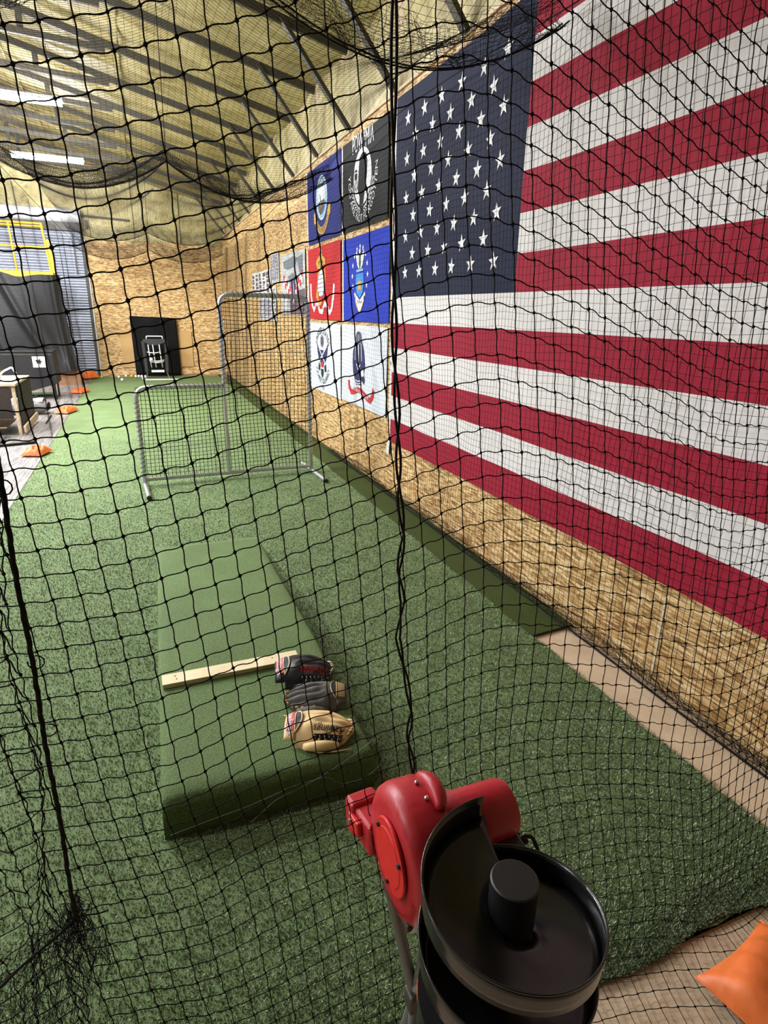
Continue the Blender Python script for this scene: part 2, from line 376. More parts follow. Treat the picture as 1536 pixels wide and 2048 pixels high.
MB().box((-1.13, FY - 0.03, 1.8), (0.03, 0.05, 3.6)).build('corner_trim', M['white_trim'], wf, bevel=0.003)

wl = MB().box((-9.05, 7.6, 2.6), (0.1, 23.6, 5.4)).build('wall_left', M['low_bounce_dark']); tag(wl, kind='structure')  # left and back walls, unseen, are coloured dark to weaken bounced light
wb = MB().box((-3.3, -4.15, 3.0), (11.6, 0.1, 6.6)).build('wall_back', M['low_bounce_dark']); tag(wb, kind='structure')

# roll-up door in the far wall
d1 = empty('door_1', (-3.2, FY, 0)); tag(d1, kind='structure')
n = 54; prof = []
for k in range(n * 6 + 1):
    z = k / (n * 6) * 3.78; t = (k % 6) / 6.0
    prof.append((z, (0.0, 0.026, 0.034, 0.034, 0.032, 0.024)[k % 6]))
b = MB(); vs = []; fs = []
for z, y in prof:
    vs += [(-2.0, -0.03 - y, z), (1.98, -0.03 - y, z)]
for k in range(len(prof) - 1): fs.append((2 * k, 2 * k + 1, 2 * k + 3, 2 * k + 2))
b.add(vs, fs); b.build('slat_curtain', M['door'], d1, smooth=True, angle=1.0)
MB().box((2.02, -0.04, 1.95), (0.06, 0.09, 3.9)).build('guide_rail', M['steel'], d1, bevel=0.004)
MB().box((1.80, -0.10, 3.2), (0.03, 0.03, 1.0)).build('latch_bar', M['steel'], d1)
MB().box((0.0, -0.10, 3.86), (4.1, 0.20, 0.20)).build('door_header', M['steel_dark'], d1, bevel=0.01)
MB().lathe([(0.17, -2.1), (0.17, 2.05)], (0, -0.14, 4.12), axis='X', n=20).build('door_drum', M['white_trim'], d1, smooth=True, angle=0.8)
MB().box((2.16, -0.08, 3.95), (0.06, 0.14, 0.22)).build('drum_bracket', M['steel_dark'], d1)

# roof: insulation sheet with frames below it
def roofq(u, v):
    x = 2.46 - u * 11.46; y = -4.1 + v * 23.35
    ph = (y - 5.9) / 1.325
    sag = 0.055 * (0.5 - 0.5 * math.cos(2 * PI * ph)) + 0.012 * math.sin(6.3 * x + 2.0 * math.sin(y * 1.7))
    return (x, y, roof_z(x) + 0.03 - sag)
ce = MB().grid(roofq, 90, 230).build('ceiling', M['insul'], smooth=True); tag(ce, kind='structure')
MB().box((-3.3, 7.6, 7.2), (11.9, 24, 0.1)).build('roof_deck', M['steel'], ce)
for y in FRAMES:
    MB().beam((2.36, y, roof_z(2.36) - 0.085), (-6.0, y, roof_z(-6.0) - 0.085), 0.045, 0.085, up=(0, 0, 1)).build('rafter', M['steel'], ce)
    MB().beam((-6.0, y, roof_z(-6.0) - 0.085), (-9.0, y, roof_z(-9.0) - 0.085), 0.07, 0.10).build('rafter', M['steel'], ce)
    MB().beam((2.375, y - 0.02, TOPZ + 0.02), (1.64, y - 0.02, roof_z(1.64) - 0.08), 0.04, 0.075, up=(0, 1, 0)).build('knee_brace', M['steel'], ce)
    zc = roof_z(-0.06) - 0.14
    MB().beam((-0.06, y + 0.02, zc), (-6.0, y + 0.02, zc + 0.30), 0.045, 0.075).build('bottom_chord', M['steel'], ce)
    for x in (-1.0, -2.2, -3.5):
        MB().beam((x, y, zc + 0.05 * (-0.06 - x) + 0.04), (x, y, roof_z(x) - 0.12), 0.07, 0.05, up=(0, 1, 0)).build('web_strut', M['steel'], ce)
for k, x in enumerate((0.1, -1.5)):
    MB().beam((x, -4, roof_z(x) - 0.02), (x, FY, roof_z(x) - 0.02), 0.02, 0.03).build('seam_tape', M['insul'], ce)

# tube lights, hung below the frames; left rows unseen, added to brighten the walls
LIT = {(-1.31, 14.5): 'farther lit tube light of the two hanging in the upper left', (-1.31, 10.7): 'nearer lit tube light of the two hanging in the upper left',
       (-1.31, 6.9): 'lit tube light hanging above the screen, third from the far wall',
       (-3.6, 12.6): 'added unseen tube light over the left bay, above the black case', (-3.6, 8.8): 'added unseen tube light over the left bay, short of the workbench',
       (-5.9, 14.5): 'added unseen tube light in the outermost left row, farthest', (-5.9, 10.7): 'added unseen tube light in the outermost left row, middle', (-5.9, 6.9): 'added unseen tube light in the outermost left row, level with the screen', (-5.9, 3.1): 'added unseen tube light in the outermost left row, nearest'}
for x in (-1.31, -3.6, -5.9):
    for y in (14.5, 10.7, 6.9) if x > -3 else ((12.6, 8.8) if x > -4 else (14.5, 10.7, 6.9, 3.1)):
        where = LIT[(x, y)]
        t = empty('tube_light', (x, y, 4.55)); tag(t, where, 'light', 'tube lights under the roof')
        MB().box((0, 0, 0.055), (1.26, 0.13, 0.05)).build('housing', M['white_trim'], t, bevel=0.006)
        MB().grid(lambda u, v: (-0.61 + 1.22 * u, 0.058 * math.cos(PI * v), 0.03 - 0.055 * math.sin(PI * v)), 2, 12).build('lit_tube', M['tube_light'] if x > -3 else M['added_bay_light'], t, smooth=True)
        for s in (-0.5, 0.5):
            MB().tube([(s, 0, 0.08), (s, 0, roof_z(x + s) - 4.55 - 0.1)], 0.004, 6).build('hanger', M['steel'], t)

# ================================================================== TURF AND MOUND
tf = empty('artificial_turf', (0.37, 0.9, 0)); tag(tf, 'long green artificial turf lane running down the cage', 'turf')
b = MB()
def turf_top(u, v):
    x = -1.34 + u * 3.42; y = 0.9 + v * v * 18.0
    ed = 0.006 * math.sin(13 * y) + 0.004 * math.sin(31 * y)
    if u == 0 or u == 1: x += ed
    if v == 0: y += 0.012 * math.sin(9 * x) + 0.008 * math.sin(23 * x)
    return (x - 0.37, y - 0.9, 0.0)
b.grid(turf_top, 40, 160); b.build('turf_sheet', M['turf'], tf, smooth=True)
# pile: separate blades, thinning out with distance
nb = 430000
yy = 0.9 + (rng.random(nb) ** 2.6) * 10.0
xx = -1.34 + rng.random(nb) * 3.43
keep = (rng.random(nb) > np.clip((yy - 4.5) / 6.0, 0, 1)) & ~((xx - 0.018 * (yy - 1.86) > -0.09) & (xx - 0.018 * (yy - 1.86) < 0.72) & (yy > 1.88) & (yy < 4.9)); xx, yy = xx[keep], yy[keep]; nb = len(xx)
yy = yy + np.where(yy < 1.0, 0.015 * np.sin(9 * xx) + rng.random(nb) * 0.02, 0)
ang = rng.random(nb) * 2 * PI; hgt = 0.006 + 0.009 * rng.random(nb); wd = (0.0009 + 0.0008 * rng.random(nb)) * (1 + 0.15 * yy)
ln = 0.003 + 0.007 * rng.random(nb); la = rng.random(nb) * 2 * PI
ca, sa = np.cos(ang), np.sin(ang)
V = np.zeros((nb, 3, 3), np.float32)
V[:, 0] = np.stack([xx - wd * ca, yy - wd * sa, np.zeros(nb)], 1); V[:, 1] = np.stack([xx + wd * ca, yy + wd * sa, np.zeros(nb)], 1)
V[:, 2] = np.stack([xx + ln * np.cos(la), yy + ln * np.sin(la), hgt], 1)
V[:, :, 0] -= 0.37; V[:, :, 1] -= 0.9
me = fast_mesh('turf_pile', V.reshape(-1, 3), np.arange(nb * 3).reshape(-1, 3), 3)
o = link('turf_pile', me, M['blade'], tf); tag(o, kind='stuff')

o = MB().grid(lambda u, v: (2.072 + u * 0.32 + (0.006 * math.sin(17 * v * 16) if u == 0 else 0), 2.66 + v * 16.3 + (0.03 * u if v == 0 else 0), 0.004 + 0.004 * math.sin(40 * v)), 4, 60)
o = o.build('turf_strip', M['turf_dark'], solid=0.012); tag(o, 'narrow dark green turf strip lying along the boarded wall', 'turf')

# portable mound: wedge with rounded back
md = empty('pitching_mound', (0.316, 1.862, 0), -0.018); tag(md, 'green turf-covered portable pitching mound with dark steep back', 'pitching mound')
MW = 0.411
def mound_z(y):
    if y < 0.85: return 0.174 - 0.008 * y
    t = (y - 0.85) / 2.1; return max(0.012, 0.167 * (1 - t) + 0.010)
st = [(0.0, 0.0), (0.0, 0.07), (0.004, 0.13), (0.014, 0.158), (0.035, 0.172)] + [(y, mound_z(y)) for y in (0.10, 0.3, 0.5, 0.8, 0.95, 1.25, 1.6, 2.0, 2.4, 2.8, 2.98)]
vs = []; fs = []; xs = [-MW, -MW + 0.004, -MW + 0.02, -MW + 0.06, 0, MW - 0.06, MW - 0.02, MW - 0.004, MW]
dz = [0.022, 0.010, 0.002, 0, 0, 0, 0.002, 0.010, 0.022]
for y, z in st:
    for x, d in zip(xs, dz): vs.append((x, y, max(0.0, z - min(d, z * 0.5))))
n = len(xs)
for j in range(len(st) - 1):
    for i in range(n - 1): fs.append((j * n + i, j * n + i + 1, (j + 1) * n + i + 1, (j + 1) * n + i))
base = len(vs)
for y, z in st: vs += [(-MW, y, 0), (MW, y, 0)]
for j in range(len(st) - 1):
    fs.append((j * n, (j + 1) * n, base + 2 * (j + 1), base + 2 * j)); fs.append((j * n + n - 1, base + 2 * j + 1, base + 2 * (j + 1) + 1, (j + 1) * n + n - 1))
MB().add(vs, fs).build('turf_cover', M['mound'], md, smooth=True, angle=0.9)
# loose grey cords hanging down the back of the mound
for pts in ([(-0.39, -0.012, 0.03), (-0.25, -0.02, 0.06), (-0.1, -0.02, 0.08), (0.06, -0.02, 0.12), (0.2, -0.02, 0.13), (0.26, -0.02, 0.07), (0.36, -0.02, 0.07), (0.43, -0.03, 0.13)],
            [(-0.1, -0.03, 0.01), (0.0, -0.03, 0.09), (0.12, -0.02, 0.11), (0.3, 0.0, 0.168), (0.42, 0.05, 0.19)]):
    pp = [Vector(p) for p in pts]; q = []
    for k in range(len(pp) - 1):
        for t in range(4): q.append(pp[k].lerp(pp[k + 1], t / 4))
    q.append(pp[-1])
    q = [q[0]] + [(q[i - 1] + q[i] * 2 + q[i + 1]) / 4 for i in range(1, len(q) - 1)] + [q[-1]]
    MB().tube(q, 0.0014, 5).build('loose_cord', M['grey_cord'], md, smooth=True)

pk = MB().box((0, 0, 0.012), (0.66, 0.088, 0.024)).build('wooden_board', M['wood'], bevel=0.002); pk.location = (0.268, 2.64, 0.1685); pk.rotation_euler = (-0.006, 0, 0.012)
tag(pk, 'pale pine board laid across the mound as pitching rubber', 'board')
for x, y in ((-0.27, 0.015), (-0.265, -0.012), (0.0, 0.01), (0.2, 0.012), (0.27, -0.01)):
    MB().lathe([(0.004, 0), (0.004, 0.001)], (x, y, 0.024), n=8).build('screw_hole', M['p_brown'], pk)

# ================================================================== FLAGS ON THE RIGHT WALL
class Flag:
    """cloth on the right wall: u runs right along the wall (towards -Y), v runs down"""
    def __init__(s, name, label, Yl, Zt, W, H, amp=0.006, seed=0.0, skew=0.0):
        s.Yl, s.Zt, s.W, s.H, s.amp, s.seed, s.skew = Yl, Zt, W, H, amp, seed, skew
        s.root = empty(name, (WX - 0.012, Yl, Zt - H)); tag(s.root, label, 'flag')
    def pt(s, u, v, off=0.0):
        w = s.amp * (math.sin(3.1 * u + 1.7 * v + s.seed) * 0.6 + math.sin(7.3 * u - 2.1 * v + 2 * s.seed) * 0.4 + 1.0)
        return (-w - off, -u, s.H - v - s.skew * u)
    def rect(s, name, mat, u0, u1, v0, v1, off=0.0, nu=None, nv=None):
        nu = nu or max(2, int((u1 - u0) / 0.08)); nv = nv or max(2, int((v1 - v0) / 0.12))
        return MB().grid(lambda a, b: s.pt(u0 + a * (u1 - u0), v0 + b * (v1 - v0), off), nu, nv).build(name, mat, s.root, smooth=True)
    def polys(s, name, mat, ps, off=0.003, parent=None):
        b = MB()
        for p in ps: b.add([s.pt(u, v, off) for u, v in p], [tuple(range(len(p)))])
        return b.build(name, mat, parent or s.root)
    def text(s, name, mat, txt, size, fn, off=0.004, **kw):
        vs, fs = text_mesh(txt, size, **kw)
        return tag(MB().add([s.pt(*fn(x, y), off) for x, y in vs], fs).build(name, mat, s.root), kind='stuff')

def disc(cu, cv, ru, rv=None, n=28, a0=0.0, a1=2 * PI):
    rv = rv or ru
    return [(cu + ru * math.cos(a0 + (a1 - a0) * i / n), cv + rv * math.sin(a0 + (a1 - a0) * i / n)) for i in range(n)]
def star5(cu, cv, r, rot=0.0):
    return [(cu + (r if k % 2 == 0 else r * 0.39) * math.sin(PI * k / 5 + rot), cv - (r if k % 2 == 0 else r * 0.39) * math.cos(PI * k / 5 + rot)) for k in range(10)]
def ring(cu, cv, r0, r1, n=28, a0=0.0, a1=2 * PI):
    out = []
    for i in range(n):
        a, b = a0 + (a1 - a0) * i / n, a0 + (a1 - a0) * (i + 1) / n
        out.append([(cu + r0 * math.cos(a), cv + r0 * math.sin(a)), (cu + r1 * math.cos(a), cv + r1 * math.sin(a)), (cu + r1 * math.cos(b), cv + r1 * math.sin(b)), (cu + r0 * math.cos(b), cv + r0 * math.sin(b))])
    return out
def band(pts, w):
    """ribbon quads along a polyline, w = half width in v/u normal"""
    out = []
    P = [Vector((p[0], p[1])) for p in pts]; Ls = []; Rs = []
    for k in range(len(P)):
        t = (P[min(k + 1, len(P) - 1)] - P[max(k - 1, 0)]).normalized(); nn = Vector((-t.y, t.x)); Ls.append(P[k] + nn * w); Rs.append(P[k] - nn * w)
    for k in range(len(P) - 1): out.append([tuple(Ls[k]), tuple(Ls[k + 1]), tuple(Rs[k + 1]), tuple(Rs[k])])
    return out

# --- the big stars-and-stripes
S = 0.2407; HO = 13 * S; FLY = 5.0
us = Flag('large_flag', 'huge stars-and-stripes flag covering the boarded wall', 5.806, 2.022 + 7 * S, FLY, HO, amp=0.010, seed=0.4)
for k in range(13):
    u0 = 2.152 if k < 7 else 0.0
    us.rect('stripe', M['red'] if k % 2 == 0 else M['white'], u0, FLY, k * S, (k + 1) * S, nu=60, nv=3)
us.rect('canton', M['navy'], 0.0, 2.152, 0, 7 * S, nu=40, nv=24)
us.rect('heading', M['heading'], -0.055, 0.0, 0.0, HO + 0.0, nu=2, nv=40)
for k in range(5):
    o = us.polys('grommet', M['chrome'], ring(-0.028, 0.05 + k * (HO - 0.1) / 4, 0.008, 0.016, 12), off=0.004)
for r in range(9):
    nst = 6 if r % 2 == 0 else 5
    for c in range(nst):
        u = 0.275 + 0.3165 * (c + (0 if r % 2 == 0 else 0.5)); v = 0.215 + 0.157 * r
        us.polys('star', M['star'], [star5(u, v, 0.066, 0.12 * math.sin(r * 3 + c * 5))], off=0.004)
us.polys('heading_tail', M['heading'], [[(-0.055, HO - 0.02), (0.0, HO - 0.02), (-0.03, HO + 0.16), (-0.13, HO + 0.14)]], off=0.002)

def small(name, label, Yl, Zt, mat, seed, W=1.50, H=0.915):
    f = Flag(name, label, Yl, Zt, W, H, 0.006, seed)
    f.rect('field', mat, 0, W, 0, H, nu=24, nv=12)
    f.rect('heading', M['heading'], -0.035, 0.0, 0, H, off=0.001, nu=1, nv=6)
    return f

# --- top left: dark blue flag with round ship seal
f = small('navy_flag', 'dark blue flag with round ship seal and gold scroll', 9.06, 3.685, M['f_navy'], 1.0, W=1.53)
c = (0.70, 0.40)
f.polys('seal_ring', M['p_lblue'], [disc(*c, 0.255)], 0.003)
f.polys('seal_rope', M['p_pale'], ring(*c, 0.236, 0.262, 40), 0.004)
f.polys('seal_sky', M['p_pale'], [disc(*c, 0.19)], 0.005)
f.polys('seal_sea', M['p_sky'], [[(c[0] + 0.19 * math.cos(a), c[1] + 0.19 * math.sin(a)) for a in [PI * 0.08 + PI * 0.84 * i / 12 for i in range(13)]]], 0.006)
f.polys('ship_sails', M['p_white'], [[(0.60, 0.30), (0.68, 0.27), (0.69, 0.43), (0.58, 0.42)], [(0.70, 0.25), (0.78, 0.29), (0.80, 0.43), (0.71, 0.43)], [(0.66, 0.22), (0.74, 0.22), (0.73, 0.26), (0.67, 0.26)]], 0.007)
f.polys('ship_hull', M['p_brown'], [[(0.56, 0.44), (0.84, 0.43), (0.80, 0.50), (0.60, 0.50)]], 0.008)
f.polys('anchor', M['p_grey'], [[(0.62, 0.36), (0.65, 0.35), (0.71, 0.52), (0.76, 0.50), (0.70, 0.58), (0.60, 0.53), (0.66, 0.54)]], 0.009)
f.polys('eagle', M['p_brown'], [[(0.55, 0.50), (0.63, 0.46), (0.68, 0.52), (0.76, 0.48), (0.82, 0.53), (0.72, 0.56), (0.66, 0.60), (0.58, 0.56)]], 0.010)
sp = [(0.70 + 0.34 * math.cos(a), 0.46 + 0.33 * math.sin(a)) for a in [PI * 0.12 + PI * 0.76 * i / 16 for i in range(17)]]
f.polys('scroll', M['p_gold'], band(sp, 0.045), 0.004)
f.polys('scroll_end', M['p_gold'], [[(0.98, 0.54), (1.10, 0.50), (1.10, 0.62), (1.0, 0.66)]], 0.004); f.polys('scroll_end', M['p_gold'], [[(0.32, 0.56), (0.40, 0.52), (0.42, 0.66), (0.33, 0.68)]], 0.004)
f.text('scroll_lettering', M['p_dblue'], 'UNITED STATES NAVY', 0.075, lambda x, y: (0.70 + (0.33 - 0 - y) * math.cos(PI / 2 - x / 0.36), 0.46 + (0.33 - y) * math.sin(PI / 2 - x / 0.36)), 0.006)

# --- top right: black flag with white medallion
f = small('black_flag', 'black flag with white silhouette medallion and lettering', 7.45, 3.675, M['f_black'], 2.0, W=1.44)
c = (0.68, 0.42)
f.text('top_lettering', M['p_white'], 'POW*MIA', 0.19, lambda x, y: (0.68 + x * 0.78, 0.085 - y * 1.25), 0.004)
f.polys('medallion', M['p_white'], [disc(*c, 0.285, 0.275)], 0.004)
f.polys('medallion_silhouette', M['f_black'], [[(0.60, 0.23), (0.70, 0.19), (0.80, 0.22), (0.84, 0.30), (0.83, 0.42), (0.80, 0.52), (0.76, 0.60), (0.72, 0.69), (0.60, 0.69), (0.60, 0.60), (0.55, 0.55), (0.55, 0.48), (0.56, 0.40), (0.58, 0.30)]], 0.006)  # printed black head silhouette
f.polys('watch_tower', M['f_black'], [[(0.43, 0.36), (0.52, 0.36), (0.51, 0.42), (0.44, 0.42)], [(0.45, 0.42), (0.465, 0.42), (0.44, 0.52), (0.425, 0.52)], [(0.495, 0.42), (0.51, 0.42), (0.53, 0.52), (0.515, 0.52)], [(0.42, 0.345), (0.53, 0.345), (0.475, 0.315)]], 0.006)
f.polys('wire', M['f_black'], band([(0.42, 0.47), (0.48, 0.53), (0.55, 0.50)], 0.006), 0.006)
lv = []
for sgn in (-1, 1):
    for k in range(9):
        a = PI / 2 + sgn * (0.15 + k * 0.14); p = (c[0] + 0.335 * math.cos(a), c[1] + 0.325 * math.sin(a)); d = a + sgn * PI / 2
        for e in (-0.5, 0.5):
            q = d + e; lv.append([p, (p[0] + 0.04 * math.cos(q) - 0.01 * math.sin(q), p[1] + 0.04 * math.sin(q) + 0.01 * math.cos(q)), (p[0] + 0.07 * math.cos(q), p[1] + 0.07 * math.sin(q)), (p[0] + 0.04 * math.cos(q) + 0.01 * math.sin(q), p[1] + 0.04 * math.sin(q) - 0.01 * math.cos(q))])
f.polys('laurel', M['p_white'], lv, 0.005)
f.text('lower_lettering', M['p_white'], 'YOU ARE NOT FORGOTTEN', 0.115, lambda x, y: (c[0] + (0.435 - y) * math.cos(PI / 2 - x / 0.44), c[1] - 0.03 + (0.435 - y) * math.sin(PI / 2 - x / 0.44)), 0.004)

# --- middle left: red flag with globe and anchor
f = small('red_flag', 'red flag with gold eagle, globe and anchor emblem', 9.12, 2.715, M['f_red'], 3.0, W=1.57, H=0.94)
f.polys('anchor', M['p_gold'], band([(0.55, 0.32), (0.53, 0.45), (0.50, 0.58), (0.52, 0.68), (0.62, 0.74), (0.70, 0.70)], 0.030) + [[(0.46, 0.55), (0.42, 0.66), (0.54, 0.66)]] + band([(0.86, 0.30), (0.90, 0.38), (0.86, 0.46), (0.80, 0.52)], 0.02), 0.003)
f.polys('globe', M['p_grey'], [disc(0.68, 0.47, 0.165, 0.18)], 0.004)
f.polys('globe_panels', M['p_white'], [[(0.68 - w0, v0), (0.68 + w0, v0 - 0.012), (0.68 + w0, v0 + 0.034), (0.68 - w0, v0 + 0.044)] for v0, w0 in ((0.315, 0.08), (0.37, 0.12), (0.425, 0.14), (0.48, 0.145), (0.535, 0.135), (0.59, 0.10))], 0.005)
f.polys('eagle', M['p_gold'], [[(0.44, 0.20), (0.54, 0.14), (0.62, 0.12), (0.66, 0.08), (0.74, 0.09), (0.78, 0.13), (0.90, 0.17), (0.92, 0.24), (0.82, 0.24), (0.76, 0.29), (0.68, 0.31), (0.60, 0.28), (0.52, 0.28)]], 0.006)
f.polys('motto_ribbon', M['p_pink'], [[(0.60, 0.02), (0.72, 0.03), (0.70, 0.055), (0.80, 0.06), (0.66, 0.085), (0.62, 0.06)]], 0.005)
f.polys('eagle_shading', M['p_brown'], [[(0.56, 0.20), (0.64, 0.16), (0.62, 0.24)], [(0.72, 0.17), (0.82, 0.20), (0.74, 0.25)], [(0.64, 0.26), (0.70, 0.22), (0.72, 0.29)]], 0.007)
sp = [(0.14, 0.46), (0.14, 0.60), (0.20, 0.74), (0.30, 0.82), (0.40, 0.74), (0.50, 0.73), (0.62, 0.83), (0.74, 0.84), (0.86, 0.73), (0.98, 0.77), (1.10, 0.85), (1.20, 0.80), (1.28, 0.66), (1.32, 0.50)]
f.polys('scroll', M['p_white'], band(sp, 0.034), 0.004)
for t, u0, v0, sl in (('UNITED STATES', 0.44, 0.765, 0.10), ('MARINE CORPS', 0.98, 0.80, -0.05)):
    f.text('scroll_lettering', M['f_red'], t, 0.062, lambda x, y, u0=u0, v0=v0, sl=sl: (u0 + x, v0 - y + sl * x), 0.006)

# --- middle right: royal blue flag with eagle, shield and stars
f = small('royal_blue_flag', 'royal blue flag with white eagle, blue shield and star ring', 7.44, 2.690, M['f_blue'], 4.0, W=1.50)
c = (0.62, 0.40)
for k in range(13):
    a = -PI / 2 + (k - 6) * (2 * PI * 0.86 / 13) * 0.98
    f.polys('star', M['p_white'], [star5(c[0] + 0.27 * math.cos(a), c[1] + 0.27 * math.sin(a) * 1.05, 0.036)], 0.004)
f.polys('eagle_wings', M['p_white'], [[(0.62, 0.24), (0.56, 0.20), (0.48, 0.16), (0.47, 0.20), (0.52, 0.30), (0.56, 0.34), (0.62, 0.35), (0.68, 0.34), (0.72, 0.30), (0.77, 0.20), (0.76, 0.16), (0.68, 0.20)]], 0.004)
f.polys('eagle_body', M['p_green'], [[(0.59, 0.20), (0.62, 0.15), (0.65, 0.20), (0.66, 0.30), (0.62, 0.36), (0.58, 0.30)]], 0.006)
f.polys('eagle_head', M['p_white'], [disc(0.62, 0.165, 0.028)], 0.007)
f.polys('wreath', M['p_lblue'], [[(0.50, 0.355), (0.74, 0.35), (0.74, 0.375), (0.50, 0.38)]], 0.006)
f.polys('shield', M['p_sky'], [[(0.49, 0.40), (0.75, 0.395), (0.76, 0.50), (0.73, 0.60), (0.62, 0.66), (0.51, 0.60), (0.48, 0.50)]], 0.005)
f.polys('shield_bolts', M['p_gold'], [[(0.53, 0.50), (0.62, 0.46), (0.72, 0.50), (0.66, 0.53), (0.70, 0.58), (0.62, 0.56), (0.55, 0.59), (0.58, 0.53)]], 0.007)
f.polys('cloud_base', M['p_white'], [[(0.46, 0.60), (0.51, 0.63), (0.62, 0.68), (0.73, 0.63), (0.78, 0.60), (0.77, 0.69), (0.70, 0.76), (0.62, 0.81), (0.54, 0.76), (0.47, 0.69)]], 0.004)
f.polys('scroll_edge', M['p_gold'], band([(0.46, 0.62), (0.48, 0.70), (0.55, 0.77), (0.62, 0.82), (0.69, 0.77), (0.76, 0.70), (0.78, 0.62)], 0.008), 0.006)
f.text('scroll_lettering', M['p_dblue'], 'MCMXLVII', 0.05, lambda x, y: (0.62 + x * 0.8, 0.70 - y), 0.007)

# --- bottom left: white flag with dark spread eagle
f = small('white_eagle_flag', 'white flag with black spread eagle and lettered arcs', 9.14, 1.725, M['f_white'], 5.0, W=1.58, H=0.945)
c = (0.74, 0.44)
f.polys('eagle_wings', M['p_dblue'], [[(0.46, 0.26), (0.54, 0.33), (0.62, 0.38), (0.70, 0.36), (0.78, 0.36), (0.86, 0.38), (0.94, 0.33), (1.02, 0.26), (0.98, 0.40), (0.92, 0.50), (0.86, 0.53), (0.62, 0.53), (0.56, 0.50), (0.50, 0.40)]], 0.004)
f.polys('eagle_head', M['p_grey'], [disc(0.74, 0.24, 0.075, 0.085)], 0.004)
f.polys('eagle_eye', M['p_black'], ring(0.74, 0.24, 0.03, 0.045, 16), 0.006)
f.polys('crossed_anchors', M['p_white'], band([(0.58, 0.34), (0.74, 0.44), (0.90, 0.54)], 0.012) + band([(0.90, 0.34), (0.74, 0.44), (0.58, 0.54)], 0.012), 0.006)
f.polys('shield', M['p_red'], [[(0.66, 0.52), (0.82, 0.52), (0.82, 0.56), (0.78, 0.60), (0.70, 0.60), (0.66, 0.56)]], 0.006)
f.polys('talons', M['p_black'], [[(0.56, 0.54), (0.64, 0.58), (0.62, 0.66), (0.54, 0.64)], [(0.84, 0.58), (0.92, 0.54), (0.94, 0.64), (0.86, 0.66)], [(0.68, 0.62), (0.80, 0.62), (0.80, 0.70), (0.74, 0.75), (0.68, 0.70)]], 0.005)
f.text('arc_lettering', M['p_black'], 'UNITED STATES', 0.12, lambda x, y: (c[0] + (0.36 + y) * math.cos(-PI / 2 + x / 0.40), c[1] + 0.02 + (0.36 + y) * math.sin(-PI / 2 + x / 0.40)), 0.004)
f.text('arc_lettering', M['p_black'], 'COAST GUARD', 0.11, lambda x, y: (c[0] + (0.36 - y) * math.cos(PI / 2 - x / 0.36), c[1] + (0.36 - y) * math.sin(PI / 2 - x / 0.36)), 0.004)
f.text('date_lettering', M['p_black'], '1790', 0.085, lambda x, y: (c[0] + x, 0.885 - y), 0.004)

# --- bottom right: white flag with dark blue seal and red scroll
f = small('white_seal_flag', 'white flag with dark blue crest over a red scroll', 7.47, 1.735, M['f_white'], 6.0, W=1.51, H=0.935)
f.polys('crest_body', M['p_dblue'], [[(0.44, 0.30), (0.50, 0.20), (0.58, 0.12), (0.68, 0.12), (0.76, 0.20), (0.82, 0.30), (0.85, 0.45), (0.80, 0.55), (0.84, 0.60), (0.82, 0.66), (0.72, 0.62), (0.70, 0.68), (0.56, 0.69), (0.50, 0.62), (0.44, 0.55), (0.42, 0.42)]], 0.003)
f.polys('crest_cap', M['p_grey'], [disc(0.63, 0.14, 0.10, 0.075)], 0.005)
f.polys('crest_cap_ring', M['p_dblue'], ring(0.63, 0.14, 0.045, 0.065, 16), 0.006)
f.polys('crest_lines', M['p_white'], band([(0.54, 0.20), (0.52, 0.40)], 0.008) + band([(0.63, 0.22), (0.63, 0.44)], 0.012) + band([(0.72, 0.20), (0.74, 0.40)], 0.008) + band([(0.56, 0.44), (0.62, 0.50), (0.70, 0.44)], 0.007) + band([(0.54, 0.63), (0.62, 0.645), (0.70, 0.625)], 0.006) + band([(0.55, 0.665), (0.62, 0.675), (0.70, 0.655)], 0.005), 0.006)
f.polys('crest_drum', M['p_white'], [[(0.72, 0.50), (0.80, 0.48), (0.82, 0.56), (0.74, 0.58)]], 0.007)
sp = [(0.27, 0.66), (0.29, 0.74), (0.37, 0.795), (0.50, 0.77), (0.62, 0.74), (0.76, 0.76), (0.90, 0.80), (1.02, 0.82), (1.10, 0.76), (1.13, 0.68)]
f.polys('scroll', M['p_red'], band(sp, 0.036), 0.004)
f.text('scroll_lettering', M['p_white'], 'UNITED STATES ARMY', 0.058, lambda x, y: (0.70 + x * 0.95, 0.772 - y + 0.03 * math.sin(7.0 * x)), 0.006)

# --- grey banner and pinned sheets farther along the wall
bn = Flag('wall_banner', 'grey mottled banner with red and white chequered chevron', 10.95, 2.76, 1.66, 0.94, 0.006, 7.0); bn.root['category'] = 'banner'
bn.rect('field', M['banner'], 0, 1.66, 0, 0.94, nu=20, nv=10)
bn.polys('dark_figure', M['p_grey'], [[(0.2, 0.10), (0.9, 0.06), (1.2, 0.10), (1.0, 0.22), (0.5, 0.24), (0.25, 0.2)], [(1.15, 0.1), (1.5, 0.06), (1.52, 0.5), (1.32, 0.36)], [(0.5, 0.34), (0.9, 0.3), (1.1, 0.4), (0.7, 0.5)]], 0.003)
bn.polys('brown_base', M['ink'], [[(0.55, 0.62), (1.62, 0.55), (1.64, 0.93), (0.6, 0.93)]], 0.003)
chk = [[], []]
for sgn in (-1, 1):
    for k in range(7):
        for r in range(2):
            u = 0.85 + sgn * k * 0.10; v = 0.66 - k * 0.045 + r * 0.085 - 0.085
            chk[(k + r) % 2].append([(u - 0.05, v), (u + 0.05, v - sgn * 0.022), (u + 0.05, v + 0.085 - sgn * 0.022), (u - 0.05, v + 0.085)])
bn.polys('red_checks', M['p_red'], chk[0], 0.005); bn.polys('white_checks', M['p_white'], chk[1], 0.006)
